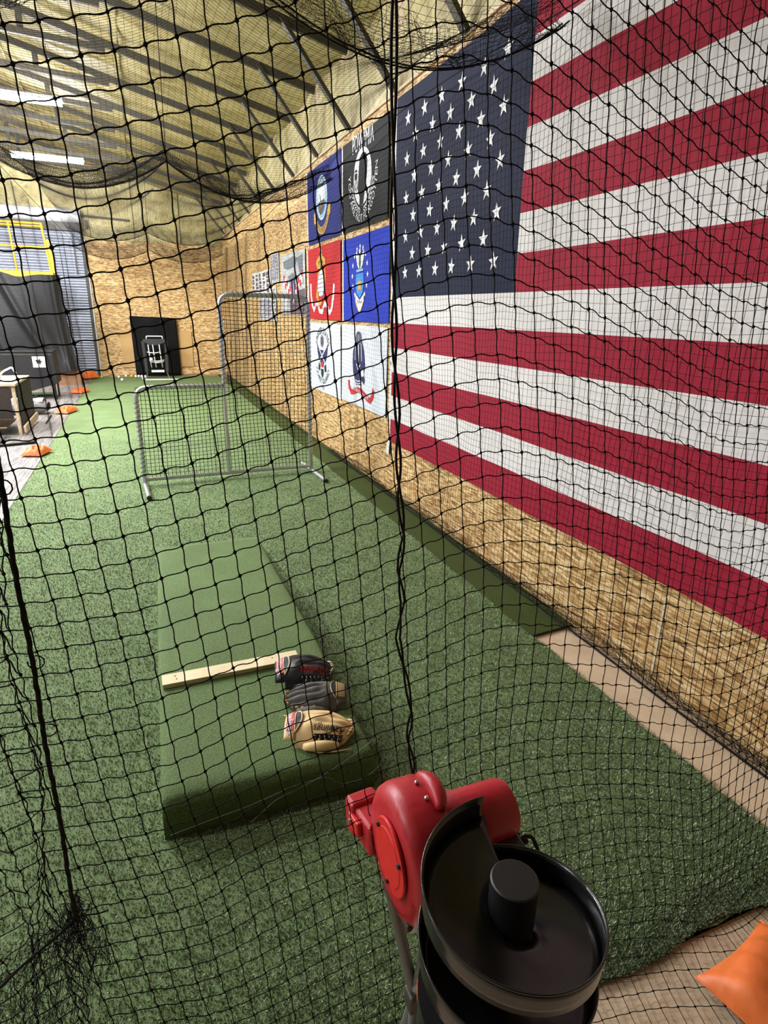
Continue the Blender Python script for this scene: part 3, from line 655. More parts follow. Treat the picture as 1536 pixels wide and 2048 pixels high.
bn.polys('dark_figures', M['p_dblue'], [[(0.72, 0.40), (0.82, 0.38), (0.86, 0.72), (0.74, 0.74)], [(0.92, 0.38), (1.0, 0.38), (1.0, 0.62), (0.93, 0.66)]], 0.007)
def sheet(label, Yl, Zt, W, H, cols, seed, mat):
    f = Flag('pinned_sheet', label, Yl, Zt, W, H, 0.002, seed); f.root['category'] = 'paper sheet'; f.root['group'] = 'printed sheets pinned to the boarded wall'
    f.rect('paper', M['bag_white'] if cols % 2 else M['banner'], 0, W, 0, H, nu=4, nv=3)
    r = random.Random(int(seed * 100)); ps = []
    for cidx in range(cols):
        u = 0.04 + (W - 0.08) * cidx / cols; v = 0.04
        while v < H - 0.06:
            h = r.uniform(0.02, 0.07); w = (W - 0.1) / cols * r.uniform(0.4, 0.85); ps.append([(u, v), (u + w, v + r.uniform(-0.01, 0.01)), (u + w, v + h), (u, v + h)]); v += h + r.uniform(0.012, 0.03)
    f.polys('print', mat, ps, 0.003)
sheet('wide printed sheet of name columns pinned left of the grey banner', 13.9, 2.62, 2.0, 0.42, 5, 1.1, M['ink'])
sheet('tall printed sheet pinned just left of the grey banner', 11.85, 2.86, 0.7, 0.5, 4, 2.2, M['ink2'])
sheet('printed sheet pinned low behind the screen top, below the name columns', 13.2, 2.12, 1.3, 0.42, 6, 3.3, M['ink2'])
sheet('narrow printed strip hanging below the tall sheet', 11.9, 2.3, 0.45, 0.62, 3, 4.4, M['ink'])

ol = empty('wall_outlet', (WX - 0.002, 5.865, 0.488)); tag(ol, 'small grey double outlet on the boards below the flag corner', 'outlet')
MB().box((-0.004, 0, 0), (0.012, 0.075, 0.12)).build('plate', M['outlet'], ol, bevel=0.004)
for z in (-0.022, 0.022): MB().lathe([(0.016, -0.004), (0.016, 0.004)], (-0.012, 0, z), axis='X', n=14).build('socket', M['white_label'], ol)

# ================================================================== NETS
# front net: hanging position of every knot, millimetres along the cage width and above the floor
NET_X = """
-366 -326 -287 -247 -207 -167 -128 -88 -48 -9 31 70 110 149 189 229 269 310 351 392 433 474 515 556 597 637 678 718 758 798 838 877 917 956 995 1034 1073 1111 1149 1187 1224 1261 1298 1334 1371 1407 1443 1479
-363 -323 -283 -243 -204 -164 -124 -84 -45 -5 35 74 113 153 193 233 273 314 355 397 438 480 521 562 603 643 683 724 764 804 844 883 923 962 1002 1041 1079 1117 1155 1193 1230 1267 1304 1340 1377 1413 1449 1485
-360 -320 -280 -240 -200 -161 -121 -81 -41 -1 38 77 117 156 196 237 277 318 359 401 443 485 527 568 608 649 689 729 770 810 850 889 929 969 1008 1047 1085 1124 1162 1200 1237 1274 1310 1346 1383 1419 1455 1491
-357 -317 -277 -237 -197 -157 -117 -78 -38 2 42 81 120 160 200 241 281 322 364 406 448 490 532 574 614 654 695 735 776 815 855 896 935 975 1014 1053 1092 1130 1169 1206 1243 1280 1316 1352 1388 1425 1461 1497
-354 -313 -273 -233 -193 -153 -113 -74 -35 5 44 84 124 164 204 245 285 326 368 410 452 495 538 580 620 659 700 742 782 821 861 902 941 980 1019 1059 1098 1137 1175 1213 1250 1286 1322 1358 1394 1431 1467 1503
-351 -310 -270 -230 -190 -150 -110 -71 -32 8 48 89 128 168 209 249 290 330 372 414 457 500 544 586 625 664 705 748 788 827 867 909 948 986 1024 1064 1105 1144 1183 1220 1256 1292 1328 1364 1400 1437 1473 1509
-348 -307 -267 -227 -187 -146 -106 -68 -28 12 53 93 132 172 213 254 295 335 377 418 461 504 548 591 632 670 712 753 794 834 875 915 953 991 1029 1070 1111 1152 1190 1226 1262 1298 1334 1370 1406 1443 1479 1516
-345 -305 -265 -224 -184 -144 -104 -64 -24 16 57 97 137 177 217 258 299 341 382 424 465 509 553 597 637 677 717 759 799 841 880 920 957 996 1035 1075 1117 1160 1197 1232 1268 1303 1339 1376 1412 1449 1486 1523
-342 -302 -262 -222 -182 -142 -102 -62 -22 19 60 100 140 180 221 262 303 344 387 428 469 513 556 600 642 683 724 764 804 844 885 926 965 1004 1044 1082 1123 1163 1201 1237 1273 1309 1345 1382 1419 1456 1493 1530
-339 -299 -259 -219 -179 -139 -99 -59 -19 21 62 103 143 184 224 266 307 349 391 433 476 519 561 604 646 689 730 771 809 850 891 933 973 1013 1053 1092 1130 1168 1207 1243 1278 1314 1351 1388 1426 1463 1501 1538
-335 -296 -256 -216 -176 -137 -97 -56 -16 24 65 106 147 187 228 269 312 353 394 436 480 524 567 610 653 695 737 777 816 855 899 940 981 1021 1060 1097 1136 1175 1213 1249 1285 1321 1358 1395 1433 1471 1509 1547
-332 -292 -252 -212 -173 -133 -92 -51 -11 29 69 110 151 192 233 274 316 357 398 440 483 528 572 616 660 702 743 783 823 863 905 946 987 1028 1067 1105 1144 1185 1221 1258 1292 1328 1365 1403 1441 1480 1518 1556
-328 -289 -249 -209 -168 -128 -88 -48 -8 33 74 114 155 196 237 280 321 361 403 445 490 533 578 623 667 710 750 790 830 871 911 953 994 1033 1073 1113 1153 1193 1230 1264 1300 1336 1374 1412 1451 1489 1527 1566
-325 -285 -245 -205 -165 -125 -85 -44 -3 37 78 119 159 200 242 285 326 367 409 451 496 540 585 630 674 716 758 799 839 880 919 961 1001 1041 1080 1121 1161 1201 1237 1273 1309 1346 1384 1422 1461 1499 1538 1576
-321 -281 -241 -201 -162 -120 -79 -39 2 43 83 124 164 205 248 290 332 374 416 458 503 548 594 637 679 722 766 807 848 888 929 969 1010 1050 1089 1128 1168 1208 1246 1283 1319 1357 1395 1433 1472 1510 1549 1587
-316 -276 -236 -196 -156 -115 -74 -33 7 49 89 130 169 211 253 295 337 380 423 466 510 555 600 643 685 729 772 815 855 896 936 976 1018 1060 1098 1137 1178 1217 1254 1293 1330 1369 1407 1445 1483 1522 1560 1598
-312 -272 -231 -191 -150 -110 -69 -29 12 53 94 134 175 216 258 300 343 385 429 473 517 562 607 650 693 736 780 822 863 904 944 984 1027 1069 1108 1146 1187 1224 1263 1303 1343 1381 1419 1457 1496 1534 1572 1610
-308 -268 -227 -187 -146 -106 -65 -25 16 58 99 140 181 222 263 306 349 391 434 479 524 569 614 657 701 745 788 829 871 913 953 993 1034 1078 1119 1157 1195 1233 1272 1313 1353 1393 1431 1470 1508 1546 1584 1621
-304 -263 -223 -183 -142 -102 -60 -19 21 62 104 145 186 227 269 312 355 397 440 484 530 576 622 665 709 752 796 837 879 921 962 1002 1044 1086 1128 1167 1206 1244 1283 1325 1365 1405 1444 1482 1520 1557 1595 1633
-300 -259 -219 -178 -138 -98 -56 -15 26 67 108 149 191 232 275 318 360 402 445 489 535 583 629 674 716 760 802 846 887 930 971 1012 1053 1095 1136 1177 1218 1256 1295 1337 1378 1417 1456 1494 1531 1569 1606 1644
-296 -255 -214 -174 -134 -94 -52 -10 31 71 112 154 195 237 280 323 366 409 452 496 542 589 636 681 725 767 809 854 897 938 980 1021 1063 1104 1146 1188 1229 1269 1308 1350 1390 1429 1467 1505 1542 1580 1617 1654
-293 -252 -210 -169 -129 -89 -48 -6 35 75 116 158 200 243 286 329 372 415 459 503 549 595 642 689 733 776 817 862 904 946 988 1030 1072 1114 1156 1199 1239 1280 1318 1360 1400 1439 1478 1515 1553 1590 1627 1664
-290 -248 -207 -166 -125 -84 -44 -3 39 80 122 163 205 247 290 334 378 421 465 509 555 602 649 694 739 783 826 868 911 954 997 1038 1080 1122 1166 1208 1249 1289 1329 1370 1411 1449 1488 1525 1562 1599 1636 1673
-287 -246 -204 -162 -121 -79 -39 2 43 85 127 169 210 252 295 339 384 428 471 515 560 608 653 699 745 790 833 876 917 961 1004 1046 1088 1130 1173 1217 1257 1299 1340 1381 1420 1459 1497 1534 1571 1608 1645 1681
-285 -244 -202 -161 -118 -76 -33 7 48 90 132 174 216 257 301 345 389 433 477 521 566 613 660 705 752 796 839 882 924 967 1010 1052 1096 1138 1181 1224 1266 1308 1349 1390 1429 1467 1505 1542 1579 1616 1652 1688
-283 -242 -200 -158 -115 -72 -30 13 54 96 137 179 221 263 305 350 395 439 483 527 571 617 665 711 756 801 844 888 931 973 1015 1058 1104 1146 1189 1231 1274 1318 1359 1398 1436 1474 1512 1549 1586 1622 1658 1695
-281 -239 -198 -156 -113 -69 -26 17 59 100 142 183 225 268 311 355 400 444 488 531 575 621 669 715 761 805 849 891 935 978 1021 1063 1109 1152 1194 1237 1282 1324 1365 1404 1443 1481 1519 1556 1592 1628 1664 1700
-278 -236 -194 -152 -109 -66 -23 22 64 104 145 186 228 272 315 359 403 447 492 535 580 625 672 718 764 808 851 896 939 982 1025 1069 1112 1157 1200 1246 1289 1330 1369 1409 1449 1487 1525 1561 1597 1633 1669 1704
-274 -232 -190 -147 -105 -62 -18 25 67 108 150 190 232 275 319 363 407 451 495 538 583 628 675 722 768 813 856 900 941 985 1028 1073 1117 1162 1206 1247 1291 1333 1373 1413 1455 1493 1530 1566 1601 1637 1672 1708
-270 -227 -185 -143 -100 -56 -14 30 71 113 155 195 237 280 323 367 410 454 498 541 586 632 679 725 770 816 859 903 945 988 1032 1076 1119 1166 1211 1253 1295 1337 1379 1421 1461 1497 1533 1569 1605 1640 1675 1711
-264 -222 -180 -138 -94 -51 -8 35 76 117 159 199 242 285 328 371 414 458 501 545 589 634 680 726 772 817 861 906 949 993 1036 1079 1122 1169 1214 1257 1300 1342 1384 1425 1463 1500 1536 1572 1608 1643 1678 1713
-259 -217 -175 -132 -89 -46 -2 41 83 124 165 206 248 291 334 376 419 462 505 548 592 636 682 727 773 819 864 909 951 995 1039 1082 1127 1174 1221 1264 1305 1348 1390 1429 1465 1502 1539 1575 1610 1645 1680 1715
-253 -210 -167 -126 -82 -38 6 49 91 133 173 215 256 298 340 382 425 467 509 552 595 639 683 728 775 820 865 910 953 997 1041 1086 1132 1179 1225 1270 1313 1355 1396 1434 1470 1506 1542 1578 1613 1648 1683 1718
-246 -203 -159 -117 -73 -28 16 59 101 142 183 224 265 306 348 389 431 473 515 557 599 641 684 728 774 819 864 909 953 1000 1045 1089 1134 1181 1228 1274 1319 1363 1403 1440 1476 1511 1546 1582 1616 1651 1686 1720
-239 -195 -151 -108 -63 -18 26 69 110 152 192 233 274 315 356 397 438 479 520 562 603 645 687 729 773 817 863 907 953 1000 1048 1093 1137 1183 1230 1277 1324 1370 1410 1447 1482 1517 1552 1586 1621 1655 1689 1723
-232 -187 -142 -99 -54 -8 36 79 120 161 202 243 283 323 364 405 445 486 527 568 609 650 691 732 773 815 862 908 955 1003 1051 1096 1141 1188 1234 1281 1328 1375 1415 1455 1489 1524 1558 1592 1626 1659 1693 1726
-226 -181 -135 -90 -44 1 46 88 130 171 212 252 292 332 373 413 453 494 535 575 616 656 697 737 778 820 866 915 962 1009 1055 1101 1149 1195 1240 1288 1335 1382 1423 1462 1499 1532 1566 1599 1632 1664 1697 1731
-219 -174 -128 -82 -36 10 55 98 140 181 221 261 301 341 381 422 462 502 543 584 624 665 706 747 788 830 878 927 971 1018 1065 1111 1158 1207 1252 1298 1345 1392 1434 1473 1510 1544 1577 1607 1638 1671 1703 1736
-213 -168 -123 -77 -31 15 63 107 149 190 230 270 310 350 390 430 470 511 552 593 634 675 717 759 803 848 896 944 986 1031 1076 1123 1169 1216 1266 1313 1359 1404 1447 1487 1524 1556 1586 1615 1646 1679 1711 1743
-207 -163 -118 -73 -27 21 68 114 157 198 239 279 319 359 399 439 479 520 561 602 644 686 730 774 820 867 915 961 1004 1049 1092 1136 1184 1236 1283 1334 1379 1424 1467 1503 1537 1568 1597 1626 1657 1689 1720 1752
-202 -157 -112 -67 -21 26 75 120 163 205 246 287 327 367 407 447 488 529 570 612 655 698 743 788 835 883 930 976 1020 1064 1107 1151 1198 1249 1298 1349 1397 1442 1483 1520 1552 1583 1611 1640 1670 1700 1731 1763
-195 -150 -105 -59 -14 34 81 126 170 212 253 294 334 375 415 455 496 537 579 622 665 709 755 802 849 897 944 991 1036 1079 1122 1165 1211 1260 1311 1363 1413 1459 1500 1537 1569 1599 1627 1655 1684 1714 1744 1774
-188 -143 -97 -51 -4 42 88 132 176 218 260 301 341 382 422 463 504 546 588 631 675 720 766 813 861 909 957 1004 1051 1095 1139 1181 1224 1271 1324 1378 1430 1477 1518 1554 1586 1615 1643 1671 1699 1728 1757 1786
-180 -135 -89 -43 3 49 94 138 182 224 266 307 348 389 430 471 512 554 597 640 684 729 776 823 871 920 969 1017 1065 1112 1157 1200 1242 1288 1342 1398 1450 1497 1536 1571 1601 1630 1658 1685 1713 1741 1770 1799
-172 -127 -81 -35 10 56 100 144 187 230 272 313 354 395 437 478 519 562 604 648 692 738 784 832 880 929 978 1028 1078 1128 1177 1224 1271 1318 1369 1423 1473 1517 1553 1586 1615 1643 1670 1698 1726 1754 1782 1811
-164 -119 -73 -28 17 62 106 150 193 235 277 319 360 402 443 484 526 569 611 655 699 745 791 838 887 936 986 1037 1089 1141 1195 1248 1299 1347 1395 1446 1495 1534 1567 1597 1625 1653 1681 1708 1737 1765 1794 1823
-156 -111 -66 -21 24 68 112 156 198 241 283 325 366 408 449 491 533 575 618 661 706 751 797 844 892 941 991 1042 1096 1150 1206 1264 1319 1365 1410 1460 1508 1543 1573 1602 1631 1659 1688 1717 1746 1775 1805 1834
-148 -103 -59 -14 30 74 118 161 204 246 288 330 372 413 455 497 538 581 623 667 711 755 801 847 895 943 993 1045 1098 1152 1209 1265 1318 1365 1409 1456 1500 1537 1570 1602 1632 1662 1692 1722 1753 1783 1814 1844
-140 -96 -52 -7 37 80 124 167 209 252 294 336 377 419 460 502 544 586 629 672 715 759 804 850 896 944 993 1043 1095 1148 1202 1256 1306 1352 1396 1439 1482 1523 1560 1596 1629 1662 1694 1726 1758 1790 1821 1853
-133 -89 -45 -1 43 86 129 172 215 257 299 341 383 424 466 507 549 591 633 676 719 762 806 851 897 943 990 1039 1088 1139 1190 1241 1290 1334 1375 1416 1461 1505 1547 1586 1623 1659 1694 1728 1761 1794 1828 1861
-125 -82 -38 6 49 92 135 178 220 263 305 346 388 429 471 512 554 595 637 679 722 764 808 851 895 940 986 1032 1079 1127 1175 1225 1273 1315 1355 1393 1440 1487 1532 1575 1616 1654 1691 1728 1763 1798 1833 1867
-118 -75 -31 12 55 98 141 184 226 268 310 352 393 434 476 517 558 600 641 682 724 766 808 851 893 937 980 1024 1069 1114 1160 1209 1256 1302 1342 1382 1426 1473 1519 1564 1607 1648 1688 1726 1764 1800 1836 1872
-111 -68 -25 19 62 104 147 189 232 274 315 357 398 439 481 522 563 603 644 685 726 767 808 850 891 932 974 1016 1059 1102 1148 1195 1243 1290 1334 1372 1415 1461 1507 1553 1598 1642 1684 1724 1764 1802 1839 1877
-104 -61 -18 25 68 110 153 195 237 279 321 362 403 444 485 526 567 607 648 688 728 768 808 848 888 928 968 1008 1049 1092 1136 1183 1230 1277 1322 1363 1405 1450 1496 1543 1590 1635 1679 1722 1763 1803 1842 1880"""
NET_Z = """
2257 2265 2274 2283 2292 2302 2312 2323 2335 2348 2363 2378 2394 2411 2428 2446 2463 2479 2493 2506 2516 2522 2526 2526 2523 2516 2507 2496 2484 2470 2455 2441 2426 2411 2397 2383 2370 2358 2347 2336 2325 2316 2307 2298 2289 2281 2273 2265
2218 2227 2235 2243 2252 2262 2272 2282 2294 2307 2321 2336 2352 2369 2386 2403 2421 2438 2453 2467 2477 2484 2487 2487 2482 2475 2465 2453 2440 2426 2411 2396 2381 2367 2352 2339 2326 2314 2303 2292 2282 2273 2264 2256 2248 2240 2232 2224
2180 2188 2196 2204 2213 2222 2231 2242 2253 2265 2279 2294 2310 2327 2344 2361 2379 2397 2413 2427 2439 2446 2449 2448 2442 2434 2423 2410 2396 2382 2367 2352 2337 2322 2308 2294 2282 2270 2259 2249 2240 2231 2222 2214 2206 2198 2191 2183
2142 2149 2157 2165 2173 2182 2191 2201 2212 2224 2238 2253 2268 2284 2301 2318 2337 2355 2373 2388 2400 2408 2411 2409 2402 2392 2380 2366 2352 2338 2323 2307 2292 2277 2263 2250 2237 2226 2215 2206 2197 2188 2180 2172 2165 2157 2149 2142
2104 2111 2118 2126 2133 2142 2151 2160 2172 2183 2196 2211 2227 2242 2258 2276 2294 2314 2332 2349 2362 2370 2373 2370 2361 2349 2336 2322 2308 2293 2278 2263 2248 2233 2218 2205 2193 2182 2172 2162 2154 2146 2138 2131 2123 2116 2108 2101
2066 2073 2080 2087 2094 2101 2110 2120 2131 2143 2155 2170 2184 2200 2216 2235 2252 2271 2291 2309 2324 2332 2334 2330 2319 2306 2292 2278 2264 2249 2235 2220 2204 2188 2174 2161 2149 2138 2128 2119 2111 2104 2096 2089 2082 2075 2068 2060
2028 2035 2041 2048 2054 2061 2068 2077 2089 2102 2115 2129 2142 2159 2175 2193 2210 2228 2248 2267 2284 2293 2293 2286 2275 2262 2248 2233 2220 2205 2191 2177 2160 2144 2130 2117 2105 2094 2085 2076 2069 2062 2054 2047 2040 2034 2027 2020
1990 1996 2002 2009 2015 2021 2026 2035 2047 2060 2074 2087 2100 2116 2133 2150 2166 2184 2204 2225 2241 2251 2250 2243 2231 2218 2204 2189 2175 2161 2148 2134 2118 2102 2087 2073 2061 2051 2042 2034 2027 2020 2013 2006 1999 1992 1986 1979
1952 1958 1963 1969 1975 1980 1985 1993 2005 2017 2032 2046 2060 2075 2090 2107 2123 2141 2160 2180 2197 2206 2206 2198 2188 2174 2160 2146 2132 2117 2103 2090 2075 2060 2044 2030 2018 2007 1998 1991 1984 1978 1971 1964 1958 1951 1945 1938
1914 1919 1924 1929 1934 1940 1944 1952 1963 1975 1989 2003 2017 2033 2048 2064 2080 2098 2117 2137 2154 2163 2163 2155 2143 2131 2117 2101 2087 2073 2059 2045 2031 2016 2001 1986 1974 1963 1954 1948 1942 1935 1929 1922 1916 1910 1904 1898
1875 1880 1884 1889 1893 1898 1904 1911 1921 1932 1945 1960 1975 1991 2006 2021 2037 2054 2073 2091 2107 2118 2118 2112 2100 2087 2073 2059 2045 2029 2015 1998 1984 1972 1957 1942 1929 1918 1909 1903 1898 1892 1886 1880 1874 1868 1863 1857
1836 1841 1845 1849 1852 1856 1862 1870 1879 1890 1902 1916 1932 1948 1964 1979 1993 2010 2028 2047 2064 2073 2072 2064 2056 2044 2030 2016 2001 1986 1971 1956 1942 1929 1914 1899 1886 1874 1865 1858 1854 1848 1843 1837 1832 1827 1821 1816
1797 1801 1805 1809 1813 1816 1820 1828 1839 1849 1861 1874 1890 1905 1920 1936 1951 1966 1985 2003 2019 2027 2027 2021 2012 2000 1986 1972 1958 1942 1928 1914 1900 1885 1871 1856 1842 1830 1822 1814 1809 1804 1799 1795 1790 1785 1780 1775
1757 1761 1764 1768 1771 1775 1779 1786 1797 1807 1818 1831 1846 1861 1876 1891 1906 1922 1940 1957 1974 1983 1983 1976 1966 1954 1941 1929 1914 1899 1884 1870 1855 1840 1826 1811 1798 1787 1778 1770 1765 1760 1756 1752 1748 1743 1739 1734
1717 1720 1723 1726 1729 1732 1736 1744 1754 1764 1775 1789 1803 1817 1832 1847 1863 1880 1898 1914 1928 1937 1938 1931 1921 1909 1898 1885 1870 1855 1840 1826 1811 1796 1781 1766 1753 1742 1734 1727 1722 1717 1713 1709 1705 1701 1697 1693
1676 1679 1682 1684 1686 1689 1694 1702 1711 1721 1732 1747 1760 1774 1788 1803 1819 1836 1854 1869 1882 1890 1891 1886 1876 1865 1852 1840 1826 1811 1796 1782 1767 1751 1736 1721 1707 1696 1689 1683 1678 1674 1670 1667 1663 1659 1656 1652
1635 1638 1640 1642 1644 1647 1652 1659 1668 1678 1690 1703 1717 1730 1744 1759 1774 1791 1809 1825 1837 1845 1846 1841 1831 1819 1806 1794 1780 1766 1752 1738 1723 1707 1691 1676 1663 1651 1643 1638 1635 1631 1627 1624 1621 1617 1614 1611
1594 1596 1597 1599 1601 1604 1609 1617 1626 1635 1647 1660 1673 1687 1701 1715 1729 1745 1764 1780 1792 1800 1801 1795 1785 1773 1760 1749 1736 1722 1708 1694 1678 1662 1646 1632 1617 1606 1598 1593 1591 1587 1584 1581 1578 1575 1572 1569
1552 1553 1555 1556 1558 1561 1566 1574 1583 1592 1603 1615 1628 1642 1656 1670 1684 1701 1718 1734 1747 1755 1757 1750 1740 1728 1715 1703 1690 1676 1662 1648 1633 1617 1601 1587 1573 1561 1553 1548 1546 1543 1540 1538 1535 1533 1530 1528
1510 1511 1512 1514 1515 1518 1523 1530 1539 1549 1560 1572 1585 1599 1612 1626 1639 1655 1671 1688 1701 1710 1711 1705 1694 1682 1670 1658 1645 1630 1615 1602 1588 1573 1557 1541 1527 1516 1507 1503 1500 1498 1496 1494 1492 1490 1488 1486
1468 1469 1470 1471 1472 1474 1479 1487 1496 1505 1516 1528 1541 1555 1567 1580 1594 1610 1626 1641 1654 1663 1664 1658 1649 1636 1624 1612 1599 1584 1570 1557 1543 1528 1512 1496 1482 1470 1462 1457 1455 1454 1452 1450 1449 1447 1446 1444
1426 1427 1427 1428 1430 1431 1434 1442 1452 1462 1473 1484 1497 1510 1522 1535 1549 1565 1580 1595 1608 1616 1617 1611 1603 1591 1578 1566 1553 1538 1524 1511 1497 1482 1467 1452 1437 1424 1415 1412 1410 1409 1408 1406 1405 1404 1403 1402
1383 1384 1384 1385 1386 1387 1390 1398 1409 1418 1428 1439 1452 1464 1477 1490 1503 1518 1533 1548 1560 1567 1568 1563 1556 1545 1533 1520 1506 1492 1478 1464 1450 1436 1422 1408 1392 1379 1370 1366 1366 1364 1363 1362 1361 1361 1360 1359
1340 1341 1341 1341 1342 1343 1346 1354 1365 1374 1384 1396 1409 1420 1430 1442 1455 1470 1485 1500 1513 1520 1519 1515 1507 1497 1485 1473 1459 1446 1431 1417 1402 1388 1374 1360 1346 1332 1324 1320 1319 1318 1318 1317 1317 1317 1316 1316
1297 1296 1296 1295 1296 1299 1302 1310 1321 1331 1340 1352 1364 1373 1383 1394 1407 1423 1437 1451 1465 1471 1471 1467 1459 1448 1437 1426 1412 1398 1384 1370 1354 1339 1325 1312 1298 1284 1276 1273 1273 1272 1272 1272 1272 1272 1273 1273
1253 1252 1250 1249 1250 1252 1256 1266 1279 1289 1297 1307 1318 1326 1334 1344 1358 1374 1389 1403 1415 1422 1423 1418 1410 1399 1389 1377 1364 1350 1336 1322 1307 1292 1278 1264 1249 1236 1227 1225 1225 1225 1225 1226 1226 1227 1228 1230
1209 1207 1205 1202 1203 1205 1210 1221 1234 1246 1254 1263 1272 1279 1286 1294 1307 1323 1338 1352 1365 1372 1374 1369 1360 1350 1338 1327 1315 1302 1288 1275 1259 1245 1230 1215 1201 1189 1179 1176 1176 1177 1178 1179 1180 1182 1184 1186
1164 1162 1159 1157 1156 1157 1161 1174 1189 1201 1211 1220 1227 1233 1238 1244 1256 1272 1287 1301 1314 1323 1324 1319 1310 1300 1289 1278 1266 1253 1240 1226 1211 1196 1180 1165 1151 1140 1129 1126 1127 1128 1130 1132 1134 1136 1139 1142
1119 1116 1113 1111 1108 1109 1112 1125 1143 1159 1170 1178 1184 1189 1193 1199 1209 1222 1234 1249 1262 1271 1272 1267 1259 1249 1238 1226 1216 1204 1192 1178 1162 1146 1131 1115 1099 1087 1078 1076 1078 1079 1081 1084 1087 1090 1094 1097
1074 1070 1066 1063 1060 1062 1065 1078 1096 1115 1128 1135 1140 1145 1150 1156 1164 1174 1185 1197 1210 1219 1220 1216 1207 1197 1187 1176 1166 1154 1142 1127 1112 1095 1079 1065 1049 1036 1027 1025 1027 1029 1031 1035 1039 1043 1048 1053
1028 1024 1019 1015 1012 1014 1019 1029 1048 1068 1083 1091 1097 1101 1106 1112 1119 1127 1137 1148 1158 1166 1169 1165 1157 1147 1137 1126 1115 1103 1091 1076 1062 1045 1029 1013 998 984 976 973 974 977 981 986 991 997 1002 1008
981 977 972 967 964 965 971 983 1000 1021 1036 1045 1051 1056 1061 1066 1073 1080 1089 1098 1106 1112 1114 1111 1105 1094 1085 1074 1063 1051 1038 1024 1009 992 977 962 946 932 923 920 921 925 930 936 943 950 956 963
933 929 925 919 915 916 922 935 952 970 985 996 1003 1009 1014 1020 1026 1032 1040 1047 1053 1057 1058 1055 1051 1042 1032 1021 1011 998 985 971 955 938 922 908 893 879 870 867 868 873 880 887 895 902 910 917
883 878 873 866 862 864 872 885 902 919 933 944 953 959 965 971 976 982 989 994 999 1002 1003 1001 998 991 980 968 958 945 931 917 902 886 871 855 839 825 815 813 816 822 830 838 846 855 863 871
830 825 819 813 809 811 819 835 852 867 881 891 900 907 913 919 925 931 936 941 945 948 948 947 943 937 926 916 904 891 875 861 848 832 817 800 785 769 759 759 765 772 780 788 797 807 816 824
777 771 766 759 754 756 768 787 802 816 827 837 846 853 860 866 871 877 882 886 890 892 893 891 888 881 871 862 850 836 820 807 792 776 760 743 727 713 705 706 713 721 729 738 748 758 767 776
724 718 712 705 697 698 713 736 751 762 772 781 789 797 804 810 816 821 826 830 834 836 836 835 832 825 816 807 797 782 767 754 739 722 704 685 668 655 650 652 659 668 677 688 698 708 717 726
672 664 658 651 641 639 654 679 693 704 714 723 731 739 746 753 759 764 769 773 776 778 779 778 775 770 761 751 741 728 714 700 685 667 648 629 610 594 587 593 603 613 624 636 647 656 665 673
621 612 602 593 584 582 593 613 629 642 652 662 671 679 687 694 700 706 710 714 717 719 720 720 718 715 708 697 687 674 659 645 630 612 591 573 552 535 525 533 545 558 571 584 593 602 610 618
571 561 551 538 528 525 534 549 564 577 589 600 609 618 626 634 640 646 651 654 657 659 660 659 657 653 648 638 628 617 604 590 573 554 533 514 490 473 464 472 486 500 514 527 536 543 551 559
521 511 500 483 472 470 477 487 500 513 525 536 547 556 565 572 579 585 590 594 596 598 598 597 595 591 585 577 567 558 546 533 517 498 476 454 431 414 406 411 422 436 450 462 472 480 488 497
469 458 446 432 417 411 416 425 437 449 461 473 484 494 503 511 517 523 528 532 534 536 536 534 531 527 521 513 505 496 486 475 460 442 419 394 371 353 345 347 355 367 380 393 404 413 422 431
413 403 392 379 360 354 357 365 375 387 399 410 421 431 440 448 455 461 466 469 472 473 472 470 467 462 455 448 440 431 422 412 401 383 358 331 306 289 280 280 287 297 309 322 333 343 353 362
355 345 334 321 308 301 302 308 316 327 337 348 359 369 378 386 393 399 403 407 409 409 408 406 402 396 389 381 372 363 354 344 335 318 292 262 237 220 212 212 217 227 238 250 261 272 282 292
296 286 275 265 255 249 248 252 259 268 277 287 297 307 316 323 330 336 341 344 346 346 345 342 337 331 323 314 304 293 281 269 256 239 215 187 163 147 141 142 148 157 167 178 189 200 210 219
235 226 217 208 201 196 195 198 203 210 218 227 236 245 254 261 268 274 278 281 283 283 281 278 272 265 257 247 235 222 207 191 174 157 136 110 86 74 71 74 80 88 98 108 118 128 137 147
174 166 159 152 146 143 142 143 147 153 160 168 176 185 192 200 206 211 216 218 220 220 218 214 208 201 192 181 168 153 136 117 97 81 65 40 13 6 6 9 15 22 30 39 48 57 65 74
113 107 101 95 91 88 87 89 92 96 103 110 117 124 132 138 144 150 154 156 158 157 155 151 146 138 128 116 103 87 70 52 34 18 1 -19 -39 -49 -52 -51 -47 -42 -36 -28 -21 -13 -6 1
53 48 43 39 35 33 33 34 36 40 45 51 58 65 71 78 83 88 92 94 96 95 93 90 84 76 67 55 41 26 10 -6 -22 -37 -52 -69 -85 -97 -104 -106 -106 -103 -99 -94 -88 -82 -76 -70
-7 -11 -15 -18 -21 -22 -23 -22 -20 -16 -12 -6 -1 5 11 17 22 27 31 33 34 34 33 29 24 17 7 -4 -17 -31 -45 -59 -73 -85 -99 -113 -129 -143 -153 -159 -162 -162 -161 -158 -154 -150 -146 -141
-66 -69 -72 -75 -77 -78 -78 -77 -75 -73 -69 -64 -59 -54 -48 -43 -38 -34 -30 -28 -26 -26 -28 -30 -35 -41 -49 -59 -71 -84 -96 -108 -120 -131 -144 -156 -173 -189 -202 -211 -217 -220 -221 -221 -219 -217 -214 -211
-125 -127 -130 -132 -133 -134 -134 -133 -132 -129 -126 -122 -117 -113 -108 -103 -98 -94 -91 -88 -87 -86 -87 -89 -92 -97 -103 -111 -121 -132 -142 -152 -165 -178 -193 -206 -221 -237 -251 -263 -271 -277 -281 -282 -283 -282 -281 -280
